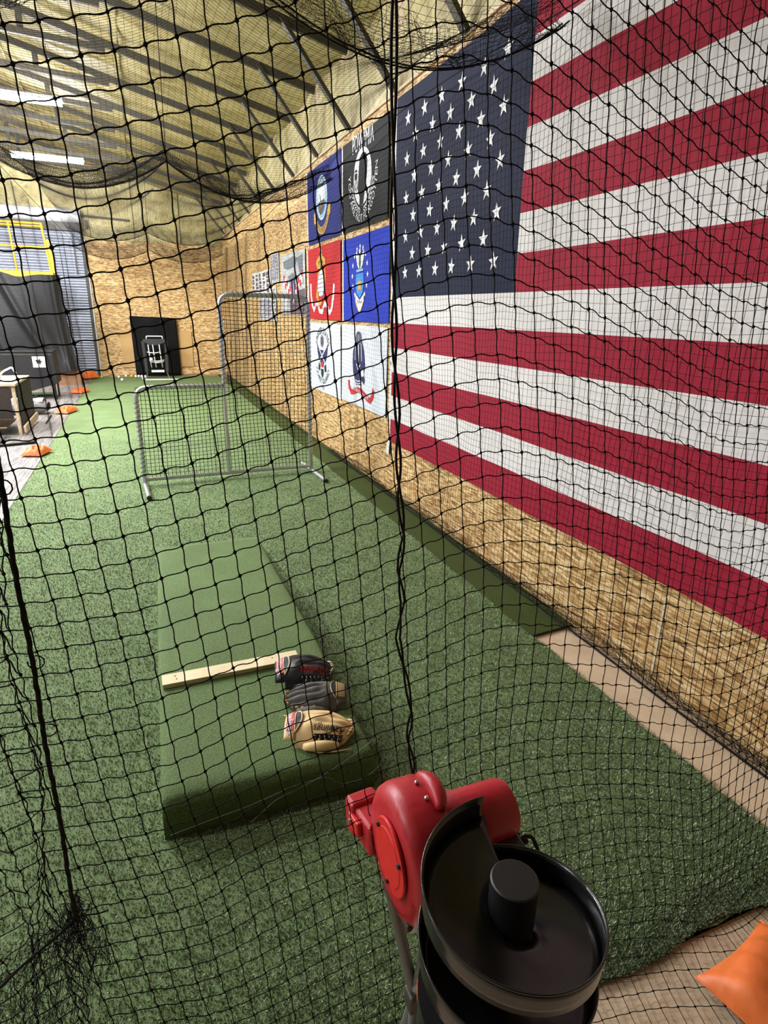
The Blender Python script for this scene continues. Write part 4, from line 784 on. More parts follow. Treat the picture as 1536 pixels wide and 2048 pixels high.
-183 -185 -187 -189 -190 -191 -190 -190 -188 -186 -183 -180 -176 -171 -167 -163 -158 -155 -151 -149 -147 -146 -146 -147 -149 -151 -155 -160 -166 -173 -183 -195 -210 -227 -242 -257 -272 -287 -302 -315 -325 -333 -339 -344 -346 -347 -348 -347
-242 -243 -245 -246 -247 -247 -247 -246 -245 -243 -240 -237 -234 -230 -226 -222 -218 -215 -212 -209 -207 -205 -204 -204 -205 -205 -207 -209 -212 -217 -226 -239 -256 -273 -291 -307 -323 -338 -353 -367 -379 -390 -398 -404 -409 -412 -414 -415"""
def net_mesh(name, P, r, sides=3, K=1, wave=0.0, wave_v=0.0, mask=None, knots=0.0, taper=None):
    """square netting through a grid of knots P (rows, cols, 3)"""
    up = np.array([0.15, 0.3, 1.0])
    segs = []
    H = (P[:, :-1].reshape(-1, 3), P[:, 1:].reshape(-1, 3), wave)
    Vt = (P[:-1].reshape(-1, 3), P[1:].reshape(-1, 3), wave_v)
    if mask is not None:
        mh = (mask[:, :-1] & mask[:, 1:]).ravel(); mv = (mask[:-1] & mask[1:]).ravel()
        H = (H[0][mh], H[1][mh], wave); Vt = (Vt[0][mv], Vt[1][mv], wave_v)
    allV = []; allF = []; base = 0
    for A, B, wv in (H, Vt):
        d = B - A; ln = np.linalg.norm(d, axis=1, keepdims=True) + 1e-9; t = d / ln
        ref = np.array([0.31, 0.86, 0.41]); u = np.cross(t, ref); u /= np.linalg.norm(u, axis=1, keepdims=True) + 1e-9
        w = np.cross(t, u)
        side = np.cross(t, np.array([0.0, 1.0, 0.0])); side /= np.linalg.norm(side, axis=1, keepdims=True) + 1e-9
        amp = ln * wv * (0.6 + 0.8 * rng.random((len(A), 1))) if wv else None
        rings = []
        for k in range(K + 1):
            f = k / K; C = A + d * f
            if wv: C = C + side * amp * math.sin(2 * PI * f)
            ring_ = [C + (u * math.cos(2 * PI * i / sides) + w * math.sin(2 * PI * i / sides)) * r for i in range(sides)]
            rings.append(np.stack(ring_, 1))
        R = np.stack(rings, 1)                      # (m, K+1, sides, 3)
        m = len(A); allV.append(R.reshape(-1, 3))
        o = base + np.arange(m)[:, None] * ((K + 1) * sides)
        for k in range(K):
            for i in range(sides):
                j = (i + 1) % sides
                allF.append(np.concatenate([o + k * sides + i, o + k * sides + j, o + (k + 1) * sides + j, o + (k + 1) * sides + i], 1))
        base += m * (K + 1) * sides
    if knots:
        C = P.reshape(-1, 3) if mask is None else P[mask]
        offs = np.array([(1, 0, 0), (0, 1, 0), (-1, 0, 0), (0, -1, 0), (.7, .7, .0), (-.7, .7, 0), (-.7, -.7, 0), (.7, -.7, 0)])
        ang = [2 * PI * i / 6 for i in range(6)]
        pr = [(0.25, 1.15), (0.85, 0.6), (1.0, 0.0), (0.85, -0.6), (0.25, -1.15)]
        rg = np.array([[(a * math.cos(q), a * math.sin(q), h) for q in ang] for a, h in pr]).reshape(-1, 3) * knots
        jit = 0.8 + 0.45 * rng.random((len(C), 1, 1))
        Vk = C[:, None] + rg[None] * jit; m = len(C); nv = len(rg); allV.append(Vk.reshape(-1, 3)); o = base + np.arange(m)[:, None] * nv
        for k in range(len(pr) - 1):
            for i in range(6):
                j = (i + 1) % 6; allF.append(np.concatenate([o + k * 6 + i, o + k * 6 + j, o + (k + 1) * 6 + j, o + (k + 1) * 6 + i], 1))
        base += m * nv
    me = fast_mesh(name, np.concatenate(allV), np.concatenate(allF), 4)
    return me

YN = 0.98
gx_ = np.array([[int(v) for v in ln.split()] for ln in NET_X.strip().splitlines()]) / 1000.0
gz_ = np.array([[int(v) for v in ln.split()] for ln in NET_Z.strip().splitlines()]) / 1000.0
# the net goes on up to the roof net and right to the side net
nr_, nc_ = 19, 14
kx = np.linspace(0, 1, nr_ + 1)[1:]
top_x = gx_[0][None] + 0.0 * kx[:, None]; top_z = gz_[0][None] + (3.34 - gz_[0])[None] * kx[:, None]
gx_ = np.vstack([top_x[::-1], gx_]); gz_ = np.vstack([top_z[::-1], gz_])
kc = np.linspace(0, 1, nc_ + 1)[1:]
right_x = gx_[:, -1:] + (2.29 - gx_[:, -1:]) * kc[None]; right_z = gz_[:, -1:] + 0.012 * np.sin(5 * kc)[None]
gx_ = np.hstack([gx_, right_x]); gz_ = np.hstack([gz_, right_z])
on_floor = gz_ < 0.008
P = np.stack([gx_, np.where(on_floor, YN - (0.008 - gz_), YN + 0.004 * np.sin(5 * gx_ + 3 * gz_)), np.where(on_floor, 0.008, gz_)], -1)
fn = empty('front_net', (0.6, YN, 0)); tag(fn, 'black square-mesh net hanging across the whole foreground', 'net')
OFF = np.array([0.6, YN, 0])
me = net_mesh('front_mesh', P - OFF, 0.0011, sides=5, K=5, wave=0.045, wave_v=0.02, knots=0.0028)
o = link('mesh', me, M['twine'], fn, smooth=True); tag(o, kind='stuff')

def wander(a, b, n, amp, seed):
    r = random.Random(seed); a, b = Vector(a), Vector(b); out = []; ph = [r.uniform(0, 6) for _ in range(4)]
    for k in range(n + 1):
        t = k / n; p = a.lerp(b, t)
        out.append(p + Vector((amp * (math.sin(5 * t * 2 + ph[0]) + 0.5 * math.sin(17 * t + ph[1])), 0.5 * amp * math.sin(9 * t + ph[2]), 0)))
    return out
def seam(name, pts, r_core, n_str, tw, r_str, parent, mat):
    b = MB(); pts = [Vector(p) - Vector(OFF) for p in pts]
    for s in range(n_str):
        q = []
        for k, p in enumerate(pts):
            a = 2 * PI * s / n_str + k * tw
            q.append(p + Vector((r_core * math.cos(a), r_core * math.sin(a), 0)))
        b.tube(q, r_str, 6)
    return b.build(name, mat, parent, smooth=True)
cpts = [(0.385, 2.42), (0.388, 2.25), (0.392, 2.05), (0.398, 1.90), (0.401, 1.80), (0.410, 1.70), (0.414, 1.62), (0.418, 1.55), (0.430, 1.47), (0.421, 1.40), (0.432, 1.33), (0.424, 1.25), (0.444, 1.16), (0.462, 1.06), (0.455, 1.00), (0.470, 0.92), (0.478, 0.86)]
cp = []
for k in range(len(cpts) - 1):
    for t in range(6):
        f = t / 6; cp.append((cpts[k][0] * (1 - f) + cpts[k + 1][0] * f, YN - 0.012, cpts[k][1] * (1 - f) + cpts[k + 1][1] * f))
seam('middle_seam_cord', cp, 0.0042, 2, 0.42, 0.0024, fn, M['rope'])
lp = [Vector((-0.206 + 0.0012 * math.sin(k * 0.23) + 0.0005 * math.sin(k * 1.3) - 0.00015 * k, YN - 0.012, 1.72 - k * 0.0115)) for k in range(-137, 83)]
seam('left_seam_cord', lp, 0.0018, 3, 0.8, 0.0026, fn, M['rope'])
# dense folded edge of the net left of the seam
rows = 70; r = np.random.default_rng(3)
cx = np.array([-1.36 + 0.045 * k for k in range(17)] + [-0.58, -0.50, -0.44, -0.37, -0.335, -0.315, -0.285, -0.262, -0.24]); cols = len(cx)
PL = np.zeros((rows, cols, 3))
for j in range(rows):
    z = 3.30 - j * 0.0466
    for i in range(cols):
        e = i - (cols - 9); w_ = 1.0 if e >= 0 else 0.4
        PL[j, i] = (cx[i] + w_ * (0.010 * math.sin(j * 0.55 + i * 1.3) + 0.012 * math.sin(j * 0.21 + i)), YN + 0.03 + 0.02 * math.sin(i * 1.9) * w_, max(0.01, z + 0.025 * math.sin(i * 0.9) * w_ + 0.005 * r.standard_normal()))
me = net_mesh('folded_mesh', PL - OFF, 0.0012, sides=4, K=4, wave=0.05, wave_v=0.05, knots=0.0026)
o = link('folded_edge', me, M['twine'], fn, smooth=True); tag(o, kind='stuff')
# gathered bunch at the foot of the left seam and the cord running off it
gp = np.zeros((16, 42, 3))
for j in range(16):
    for i in range(42):
        t = j / 15; a = (i / 41 - 0.5)
        spread = 0.01 + 0.30 * t ** 0.9
        gp[j, i] = (-0.222 + a * spread - 0.10 * t + 0.01 * math.sin(i * 2.3 + j), YN + 0.01 + 0.03 * math.sin(i * 1.7), 0.775 - 0.30 * t * (0.55 + 0.45 * abs(math.cos(a * 3))) + 0.012 * r.standard_normal())
me = net_mesh('gather', gp - OFF, 0.00055, sides=3, K=2, wave=0.10, wave_v=0.10)
o = link('gathered_foot', me, M['twine'], fn, smooth=True); tag(o, kind='stuff')
MB().tube([Vector(p) - Vector(OFF) for p in wander((-0.222, YN - 0.01, 0.775), (-0.55, YN - 0.02, 0.52), 24, 0.005, 4)], 0.0026, 6).build('tie_cord', M['rope'], fn, smooth=True)
MB().tube([Vector(p) - Vector(OFF) for p in wander((-0.222, YN - 0.01, 0.775), (-0.168, YN, 0.757), 10, 0.002, 5)], 0.0014, 6).build('tie_cord', M['rope'], fn, smooth=True)
for (z0, sd) in ((1.33, 1), (1.20, 2), (1.62, 3)):
    MB().tube([(-0.20 - 0.6 + 0.0, 0, z0)] if False else [Vector((-0.205 + 0.012 * math.sin(a), YN - 0.014, z0 + 0.012 * math.cos(a))) - Vector(OFF) for a in [k * 2 * PI / 10 for k in range(9)]], 0.0012, 5).build('cord_loop', M['rope'], fn, smooth=True)

# ---- roof net with swags, side nets
def swag(x):
    if x <= 0.44: t = (x + 1.33) / 1.77
    else: t = (x - 0.44) / 1.84
    t = min(1, max(0, t)); return 3.36 - 0.33 * math.sin(PI * t) ** 0.85
SUP = [-1.0, 3.2, 7.55, 17.4]
def roofnet(x, y):
    for a, b_ in zip(SUP[:-1], SUP[1:]):
        if a <= y <= b_: return swag(x) + 0.14 + 0.30 * math.sin(PI * (y - a) / (b_ - a)) + 0.02 * math.sin(4 * x + 3 * y)
    return swag(x) + 0.14
xs = np.arange(-1.33, 2.29, 0.048); ys = np.arange(2.4, 17.45, 0.05)
PR = np.array([[(x + 0.01 * math.sin(2.3 * y), y + 0.015 * math.sin(5 * x), roofnet(x, y)) for x in xs] for y in ys])
rn = empty('roof_net', (0.44, 7.5, 3.4)); tag(rn, 'fine black net roof of the cage sagging in swags', 'net'); OR = np.array([0.44, 7.5, 3.4])
o = link('mesh', net_mesh('roof_mesh', PR - OR, 0.0011, 3), M['twine_far'], rn); tag(o, kind='stuff')
def valance(y0, dz, hgt, seed, xr=(-1.33, 2.28), rows=12, step=0.022, fl=1.0):
    xs = np.arange(xr[0], xr[1], step); g = np.zeros((rows, len(xs), 3)); rr = np.random.default_rng(seed)
    for i, x in enumerate(xs):
        zb = 3.36 - (3.36 - swag(x)) * fl + dz
        for j in range(rows):
            t = j / (rows - 1); h = hgt * (0.35 + 0.65 * (1 - abs(math.sin(PI * ((x + 1.33) / 1.77 if x < 0.44 else (x - 0.44) / 1.84)))) ** 0.5)
            g[j, i] = (x + 0.012 * math.sin(9 * t + x * 20), y0 + 0.05 * math.sin(11 * x + 3 * t) + 0.03 * math.sin(31 * x), zb + hgt * t ** 1.6 + 0.005 * rr.standard_normal())
    return g
for y0, dz, hg, sd, fl, stp_, rad in ((3.2, 0.0, 0.16, 1, 1.0, 0.03, 0.0011), (3.26, 0.01, 0.22, 2, 1.0, 0.03, 0.0011), (7.5, 0.0, 0.20, 3, 1.0, 0.018, 0.0012), (7.58, 0.02, 0.15, 4, 1.0, 0.018, 0.0012), (7.54, 0.0, 0.12, 7, 1.0, 0.022, 0.0012),
                                     (17.3, 0.30, 0.30, 5, 0.72, 0.018, 0.0017), (17.34, 0.30, 0.24, 8, 0.72, 0.02, 0.0017), (17.5, -0.08, 0.34, 6, 0.78, 0.018, 0.0017), (17.54, -0.08, 0.30, 9, 0.78, 0.02, 0.0017)):
    o = link('gathered_swag', net_mesh('swag', valance(y0, dz, hg, sd, step=stp_, fl=fl) - OR, rad, 3), M['twine_far'], rn); tag(o, kind='stuff')
    MB().tube([Vector((x, y0, 3.36 - (3.36 - swag(x)) * fl + dz)) - Vector(OR) for x in np.linspace(-1.33, 2.28, 60)], 0.004, 5).build('hem_cord', M['rope'], rn, smooth=True)
for sd in (21, 22, 23):
    o = link('gathered_swag', net_mesh('swag', valance(3.05 + 0.08 * (sd - 21), -0.03, 0.30, sd, xr=(-1.33, 0.42), step=0.016) - OR, 0.0012, 3, K=2, wave=0.1, wave_v=0.1), M['twine_far'], rn); tag(o, kind='stuff')
for y0 in (3.2, 7.5, 17.4):
    MB().tube([Vector((0.44, y0, 3.38)) - Vector(OR), Vector((0.47, y0, roof_z(0.47) - 0.1)) - Vector(OR)], 0.004, 5).build('hanging_rope', M['rope'], rn)
MB().tube([Vector((2.28, y, 3.42 + 0.10 * math.sin(PI * ((y - 3.2) % 4.35) / 4.35))) - Vector(OR) for y in np.linspace(0.9, 17.5, 60)], 0.004, 5).build('edge_cable', M['rope'], rn, smooth=True)
MB().tube([Vector((-1.33, y, 3.42)) - Vector(OR) for y in np.linspace(0.9, 17.5, 10)], 0.004, 5).build('edge_cable', M['rope'], rn, smooth=True)

def sidenet(name, label, x0, y0, y1, zt, seed, slack, rad=0.0011):
    ys = np.arange(y0, y1, 0.046); zs = np.arange(0.02, zt, 0.046)
    g = np.zeros((len(zs), len(ys), 3))
    Yg, Zg = np.meshgrid(ys, zs)
    g[..., 0] = x0 + slack * np.sin(1.3 * Yg + seed) * (0.3 + 0.7 * np.sin(PI * Zg / zt)) + 0.02 * np.sin(4.1 * Yg + 2 * Zg) + (0.06 * (1 - Zg / zt) if x0 > 0 else 0)
    g[..., 1] = Yg + 0.05 * np.sin(1.7 * Zg + 0.6 * Yg)
    g[..., 2] = Zg + 0.03 * np.sin(1.1 * Yg + seed) * (Zg / zt) + 0.008 * np.sin(9 * Yg)
    r = empty(name, (x0, (y0 + y1) / 2, 0)); tag(r, label, 'net'); O = np.array([x0, (y0 + y1) / 2, 0])
    o = link('mesh', net_mesh(name + '_mesh', g - O, rad, 3), M['twine_far'], r); tag(o, kind='stuff')
    return r, O
sr, OS = sidenet('side_net', 'fine black net hanging in front of the boarded wall and flags', 2.27, 0.95, 17.4, 3.42, 0.5, 0.02)
# bunched hem on the floor along the wall
ys = np.arange(0.95, 8.0, 0.03); g = np.zeros((9, len(ys), 3)); rr = np.random.default_rng(8)
for i, y in enumerate(ys):
    for j in range(9):
        g[j, i] = (2.345 + 0.02 * math.sin(j * 1.7 + y * 6) , y + 0.03 * math.sin(j * 2.1 + 5 * y), 0.012 + 0.011 * j * (1 + 0.35 * math.sin(3 * y)) + 0.006 * rr.standard_normal())
o = link('bunched_hem', net_mesh('hem', g - OS, 0.0012, 3, K=2, wave=0.15, wave_v=0.15), M['twine'], sr); tag(o, kind='stuff')
MB().tube([Vector((2.325 + 0.006 * math.sin(3 * y), y, 0.012)) - Vector(OS) for y in np.linspace(0.9, 17, 160)], 0.006, 6).build('hem_rope', M['rope'], sr, smooth=True)
sl, OL = sidenet('left_side_net', 'fine black net along the left edge of the turf lane', -1.36, 4.0, 17.4, 3.42, 2.5, 0.05, 0.0008)

# ================================================================== L-SCREEN
ls = empty('pitching_screen', (0.85, 6.9, 0), 0.055); tag(ls, 'L-shaped galvanised tube screen with black netting on the turf', 'screen')
def rounded(pts, r, n=6):
    P_ = [Vector(p) for p in pts]; out = [P_[0]]
    for k in range(1, len(P_) - 1):
        a = (P_[k - 1] - P_[k]).normalized(); b_ = (P_[k + 1] - P_[k]).normalized(); p0 = P_[k] + a * r; p1 = P_[k] + b_ * r
        for i in range(n + 1):
            t = i / n; out.append(p0 * (1 - t) ** 2 + P_[k] * 2 * t * (1 - t) + p1 * t * t)
    out.append(P_[-1]); return out
XL, XM, XR, ZL, ZT = -0.955, -0.03, 0.955, 1.075, 2.03
TR = 0.024
MB().tube(rounded([(XL, 0, 0.03), (XL, 0, ZL), (XM, 0, ZL)], 0.13), TR, 12).build('lower_frame', M['galv'], ls, smooth=True, angle=0.9)
MB().tube(rounded([(XM, 0, ZL - 0.02), (XM, 0, ZT), (XR, 0, ZT), (XR, 0, 0.03)], 0.13), TR, 12).build('upper_frame', M['galv'], ls, smooth=True, angle=0.9)
MB().tube([(XM, 0.015, 0.09), (XM, 0.015, ZL)], TR * 0.8, 10).build('centre_post', M['galv'], ls, smooth=True, angle=0.9)
MB().tube([(XL, 0, 0.075), (XR, 0, 0.075)], TR * 0.85, 10).build('bottom_rail', M['galv'], ls, smooth=True, angle=0.9)
for x in (XL, XR):
    MB().tube([(x, -0.55, 0.026), (x, 0.38, 0.026)], TR, 12).build('foot', M['galv'], ls, smooth=True, angle=0.9)
    for e in (-0.56, 0.385): MB().lathe([(TR * 1.05, -0.012), (TR * 1.05, 0.02)], (x, e, 0.026), axis='Y', n=12).build('foot_cap', M['black_plastic'], ls)
stp = 0.043
nx = int((XR - XL) / stp); nz = int((ZT - 0.08) / stp)
g = np.zeros((nz + 1, nx + 1, 3)); mk = np.zeros((nz + 1, nx + 1), bool)
for j in range(nz + 1):
    for i in range(nx + 1):
        x = XL + (XR - XL) * i / nx; z = 0.08 + (ZT - 0.08) * j / nz
        bul = 0.09 * math.sin(PI * i / nx) * math.sin(PI * min(1, z / (ZL if x < XM else ZT)))
        g[j, i] = (x + 0.006 * math.sin(5 * z + 3 * x), 0.03 + bul, z + 0.02 * math.sin(3.0 * x) * math.sin(2.2 * z)); mk[j, i] = (x > XM - 0.01) or (z < ZL + 0.005)
o = link('screen_net', net_mesh('screen_net', g, 0.0029, 4, K=2, wave=0.03, wave_v=0.03, mask=mk, knots=0.0028), M['twine'], ls, smooth=True); tag(o, kind='stuff')
def lacing(path, pitch=0.05, r=0.029):
    P_ = [Vector(p) for p in path]; out = []; s = 0
    for k in range(len(P_) - 1):
        d = P_[k + 1] - P_[k]; n = max(2, int(d.length / 0.008)); t = d.normalized(); u = Vector((0, 1, 0)); w = t.cross(u)
        for i in range(n):
            a = 2 * PI * s / pitch; out.append(P_[k] + d * (i / n) + u * (r * math.cos(a)) + w * (r * math.sin(a))); s += d.length / n
    return out
for path in ([(XL, 0, 0.1), (XL, 0, ZL - 0.13)], [(XL + 0.13, 0, ZL), (XM, 0, ZL)], [(XM, 0, ZL), (XM, 0, ZT - 0.13)], [(XM + 0.13, 0, ZT), (XR - 0.13, 0, ZT)], [(XR, 0, 0.35), (XR, 0, ZT - 0.13)]):
    MB().tube(lacing(path), 0.0025, 4).build('lacing_cord', M['twine'], ls, smooth=True)
MB().tube(wander((XM + 0.03, -0.03, 1.10), (XM + 0.12, -0.03, 1.62), 12, 0.012, 9), 0.006, 5).build('cord_end', M['tan_worn'], ls, smooth=True)

# ================================================================== BALL MACHINE
bmR = empty('ball_machine', (0.48, 0.76, 0)); tag(bmR, 'red ball machine with black spiral hopper standing at the net', 'ball machine')
def W3(x, y, z): return (x - 0.48, y - 0.76, z)
HC = (0.839, 0.838)      # wheel housing centre (Y, Z)
hs = MB().lathe([(0.02, 0.363), (0.101, 0.365), (0.115, 0.369), (0.128, 0.379), (0.134, 0.396), (0.134, 0.448), (0.128, 0.462), (0.108, 0.471), (0.03, 0.473)], W3(0, *HC), axis='X', n=56)
hs = hs.build('wheel_housing', M['machine_red'], bmR, smooth=True, angle=0.7)
# moulded saw-tooth parting line and raised inner face
b = MB(); nT = 44
for k in range(nT):
    a = PI * 1.02 + k / nT * PI * 0.92
    for rr_, dx in ((0.112, 0.0),):
        p = lambda r, q, x: W3(x, HC[0] + r * math.cos(q), HC[1] + r * math.sin(q))
        w = PI * 0.92 / nT
        b.add([p(0.107, a, 0.363), p(0.1215, a + w * 0.5, 0.3685), p(0.107, a + w, 0.363), p(0.103, a + w * 0.5, 0.360)], [(0, 1, 2, 3)])
b.build('moulded_teeth', M['machine_red'], hs)
PC = (0.824, 0.854)
pl = MB().lathe([(0.074, 0.356), (0.074, 0.363)], W3(0, *PC), axis='X', n=48).build('cover_plate', M['machine_red2'], bmR, bevel=0.002)
MB().lathe([(0.055, 0.3545), (0.058, 0.357)], W3(0, *PC), axis='X', n=48).build('raised_disc', M['machine_red2'], pl)
for a in (0.5, 2.6, 4.7):
    MB().lathe([(0.0045, 0.351), (0.006, 0.357)], W3(0, PC[0] + 0.062 * math.cos(a), PC[1] + 0.062 * math.sin(a)), axis='X', n=10).build('screw', M['dark_in'], pl)
# thick rib arching over the rim, with bolts
b = MB(); pts = []
for k in range(17):
    a = PI * 0.36 + k / 16 * PI * 0.25
    pts.append(W3(0.450 + 0.010 * math.sin(PI * k / 16), HC[0] + 0.135 * math.cos(a), HC[1] + 0.135 * math.sin(a)))
rb = MB().tube(pts, 0.016, 10, rr=[0.004 + 0.014 * math.sin(PI * (0.04 + 0.92 * k / 16)) ** 0.5 for k in range(17)]).build('rim_rib', M['machine_red'], bmR, smooth=True)
for a in (PI * 0.43, PI * 0.54):
    MB().lathe([(0.0045, 0.0), (0.0045, 0.006)], W3(0.432, HC[0] + 0.135 * math.cos(a), HC[1] + 0.135 * math.sin(a)), n=10).build('bolt', M['chrome'], rb, smooth=True)
# throwing chute
nz_ = empty('x') if False else None
cm = Matrix.Rotation(0.10, 3, 'Z') @ Matrix.Rotation(-0.12, 3, 'X')
ch = MB().box(W3(0.383, 0.984, 0.768), (0.062, 0.10, 0.075), M=cm).build('chute', M['machine_red'], bmR, bevel=0.008, seg=3)
MB().box(W3(0.377, 1.030, 0.765), (0.074, 0.045, 0.088), M=cm).build('chute_flange', M['machine_red'], ch, bevel=0.010, seg=3)
MB().box(W3(0.345, 0.994, 0.774), (0.012, 0.05, 0.035), M=cm).build('chute_clip', M['machine_red2'], ch, bevel=0.003)
MB().lathe([(0.007, 0.332), (0.007, 0.340)], W3(0, 1.004, 0.774), axis='X', n=12).build('chute_bolt', M['chrome'], ch, smooth=True, angle=0.8)
# motor
MC = (0.863, 0.842)
mt = MB().lathe([(0.057, 0.468), (0.0615, 0.474), (0.062, 0.636), (0.058, 0.651), (0.046, 0.656), (0.01, 0.657)], W3(0, *MC), axis='X', n=40).build('motor_cover', M['machine_red'], bmR, smooth=True, angle=0.7)
pm_ = Matrix.Rotation(0.70, 3, 'X')
lb = MB().box(W3(0.530, MC[0] - 0.046, MC[1] + 0.042), (0.075, 0.034, 0.004), M=pm_).build('name_plate', M['black_plastic'], mt, bevel=0.001)
vs, fs = text_mesh('G', 0.026)
q = [Vector((0.505 + x, MC[0] - 0.0475, MC[1] + 0.0445)) + (pm_ @ Vector((0, y, 0.0012))) for x, y in vs]
MB().add([W3(*p) for p in q], fs).build('plate_lettering', M['p_white'], lb)
sb = MB().box(W3(0.625, 0.800, 0.790), (0.055, 0.05, 0.05)).build('switch_box', M['steel_dark'], bmR, bevel=0.006)
cb = [(0.652, 0.805, 0.795), (0.672, 0.815, 0.797), (0.698, 0.82, 0.78), (0.715, 0.815, 0.74), (0.715, 0.80, 0.68), (0.70, 0.78, 0.4), (0.72, 0.72, 0.05), (0.8, 0.5, 0.01)]
MB().tube(rounded([W3(*p) for p in cb], 0.012), 0.0045, 8).build('power_cord', M['rope'], bmR, smooth=True)
MB().lathe([(0.008, 0.0), (0.0065, 0.02)], W3(0.652, 0.805, 0.795), axis='X', n=12).build('cord_grip', M['rope'], bmR, smooth=True)
# sticker on the underside of the housing
for r_, m_, a0, a1, x0, x1 in ((0.1352, 'orange_label', PI * 1.06, PI * 1.24, 0.377, 0.417), (0.1356, 'white_label', PI * 1.06, PI * 1.24, 0.363, 0.377)):
    MB().grid(lambda u, v: W3(x0 + v * (x1 - x0), HC[0] + (r_ - (0.004 if m_ == 'white_label' and v < 0.5 else 0)) * math.cos(a0 + u * (a1 - a0)), HC[1] + (r_ - (0.004 if m_ == 'white_label' and v < 0.5 else 0)) * math.sin(a0 + u * (a1 - a0))), 12, 2).build('sticker', M[m_], hs, smooth=True)

# spiral hopper
CX, CY = 0.496, 0.612; RO, RI = 0.153, 0.0405
TH0 = math.radians(80); TURN = 2.0; PITCH_H = 0.126; Z0 = 0.952; WALL = 0.046
hp = empty('dummy') if False else None
def hz(t): return Z0 - PITCH_H * t          # t in turns
nseg = 150
b = MB()
def ramp_pt(u, v):
    t = u * TURN; a = TH0 + 2 * PI * t; r_ = RI * 0.96 + (RO - RI * 0.96) * v
    dish = -0.010 * (1 - v) + 0.004 * math.sin(PI * v) * -1
    return W3(CX + r_ * math.cos(a), CY + r_ * math.sin(a), hz(t) + dish)
ramp_o = b.grid(ramp_pt, nseg, 6).build('spiral_ramp', M['black_gloss'], bmR, smooth=True, angle=0.9, solid=0.003)
def wall_pt(u, v):
    t = u * TURN; a = TH0 + 2 * PI * t
    return W3(CX + (RO + 0.002 * v) * math.cos(a), CY + (RO + 0.002 * v) * math.sin(a), hz(t) - 0.004 + (WALL + 0.004) * v)
MB().grid(wall_pt, nseg, 3).build('hopper_wall', M['black_gloss'], bmR, smooth=True, solid=0.003)
def lip_pt(u): t = u * TURN; a = TH0 + 2 * PI * t; return W3(CX + (RO + 0.003) * math.cos(a), CY + (RO + 0.003) * math.sin(a), hz(t) + WALL)
MB().tube([lip_pt(k / nseg) for k in range(nseg + 1)], 0.0022, 6).build('hopper_lip', M['black_gloss'], bmR, smooth=True)
core = MB().lathe([(RI, 0.68), (RI, 0.972), (RI - 0.0025, 0.974)], W3(CX, CY, 0), n=48).build('centre_core', M['black_plastic'], bmR, smooth=True, angle=0.6)
MB().lathe([(RO * 0.98, 0.60), (RO * 0.995, 0.70)], W3(CX, CY, 0), n=56).build('hopper_base', M['black_gloss'], bmR, smooth=True, angle=0.7)
# faint moulded marks on the wall: tape patch and slot
def arcpatch(name, mat, a0, a1, z0, z1, r_):
    return MB().grid(lambda u, v: W3(CX + r_ * math.cos(a0 + u * (a1 - a0)), CY + r_ * math.sin(a0 + u * (a1 - a0)), z0 + v * (z1 - z0) - PITCH_H * u * (a1 - a0) / (2 * PI)), 12, 2).build(name, mat, bmR, smooth=True)
tq = (math.radians(262) - TH0) / (2 * PI)
arcpatch('wall_slot', M['p_black'], math.radians(262), math.radians(268), hz(tq) + 0.008, hz(tq) + 0.032, RO - 0.0022)
# stand
lg = [((0.378, 0.878, 0.73), (0.425, 0.812, 0.431)), ((0.425, 0.812, 0.431), (0.36, 0.86, 0.0)), ((0.425, 0.812, 0.431), (0.56, 0.70, 0.0)), ((0.45, 0.80, 0.705), (0.425, 0.812, 0.431)), ((0.425, 0.812, 0.43), (0.30, 0.60, 0.0))]
for a, c_ in lg: MB().tube([W3(*a), W3(*c_)], 0.0125, 12).build('leg', M['grey_tube'], bmR, smooth=True, angle=0.9)
MB().box(W3(0.425, 0.835, 0.702), (0.09, 0.12, 0.016)).build('mount_plate', M['steel_dark'], bmR, bevel=0.003)
MB().box(W3(0.425, 0.812, 0.431), (0.04, 0.04, 0.05)).build('leg_hub', M['steel_dark'], bmR, bevel=0.006)
MB().lathe([(0.012, -0.025), (0.014, 0.025)], W3(0.402, 0.735, 0.575), n=10).build('orange_knob', M['orange_label'], bmR)
MB().tube([W3(0.425, 0.812, 0.46), W3(0.41, 0.74, 0.56), W3(0.47, 0.66, 0.62)], 0.010, 8).build('support_arm', M['grey_tube'], bmR)

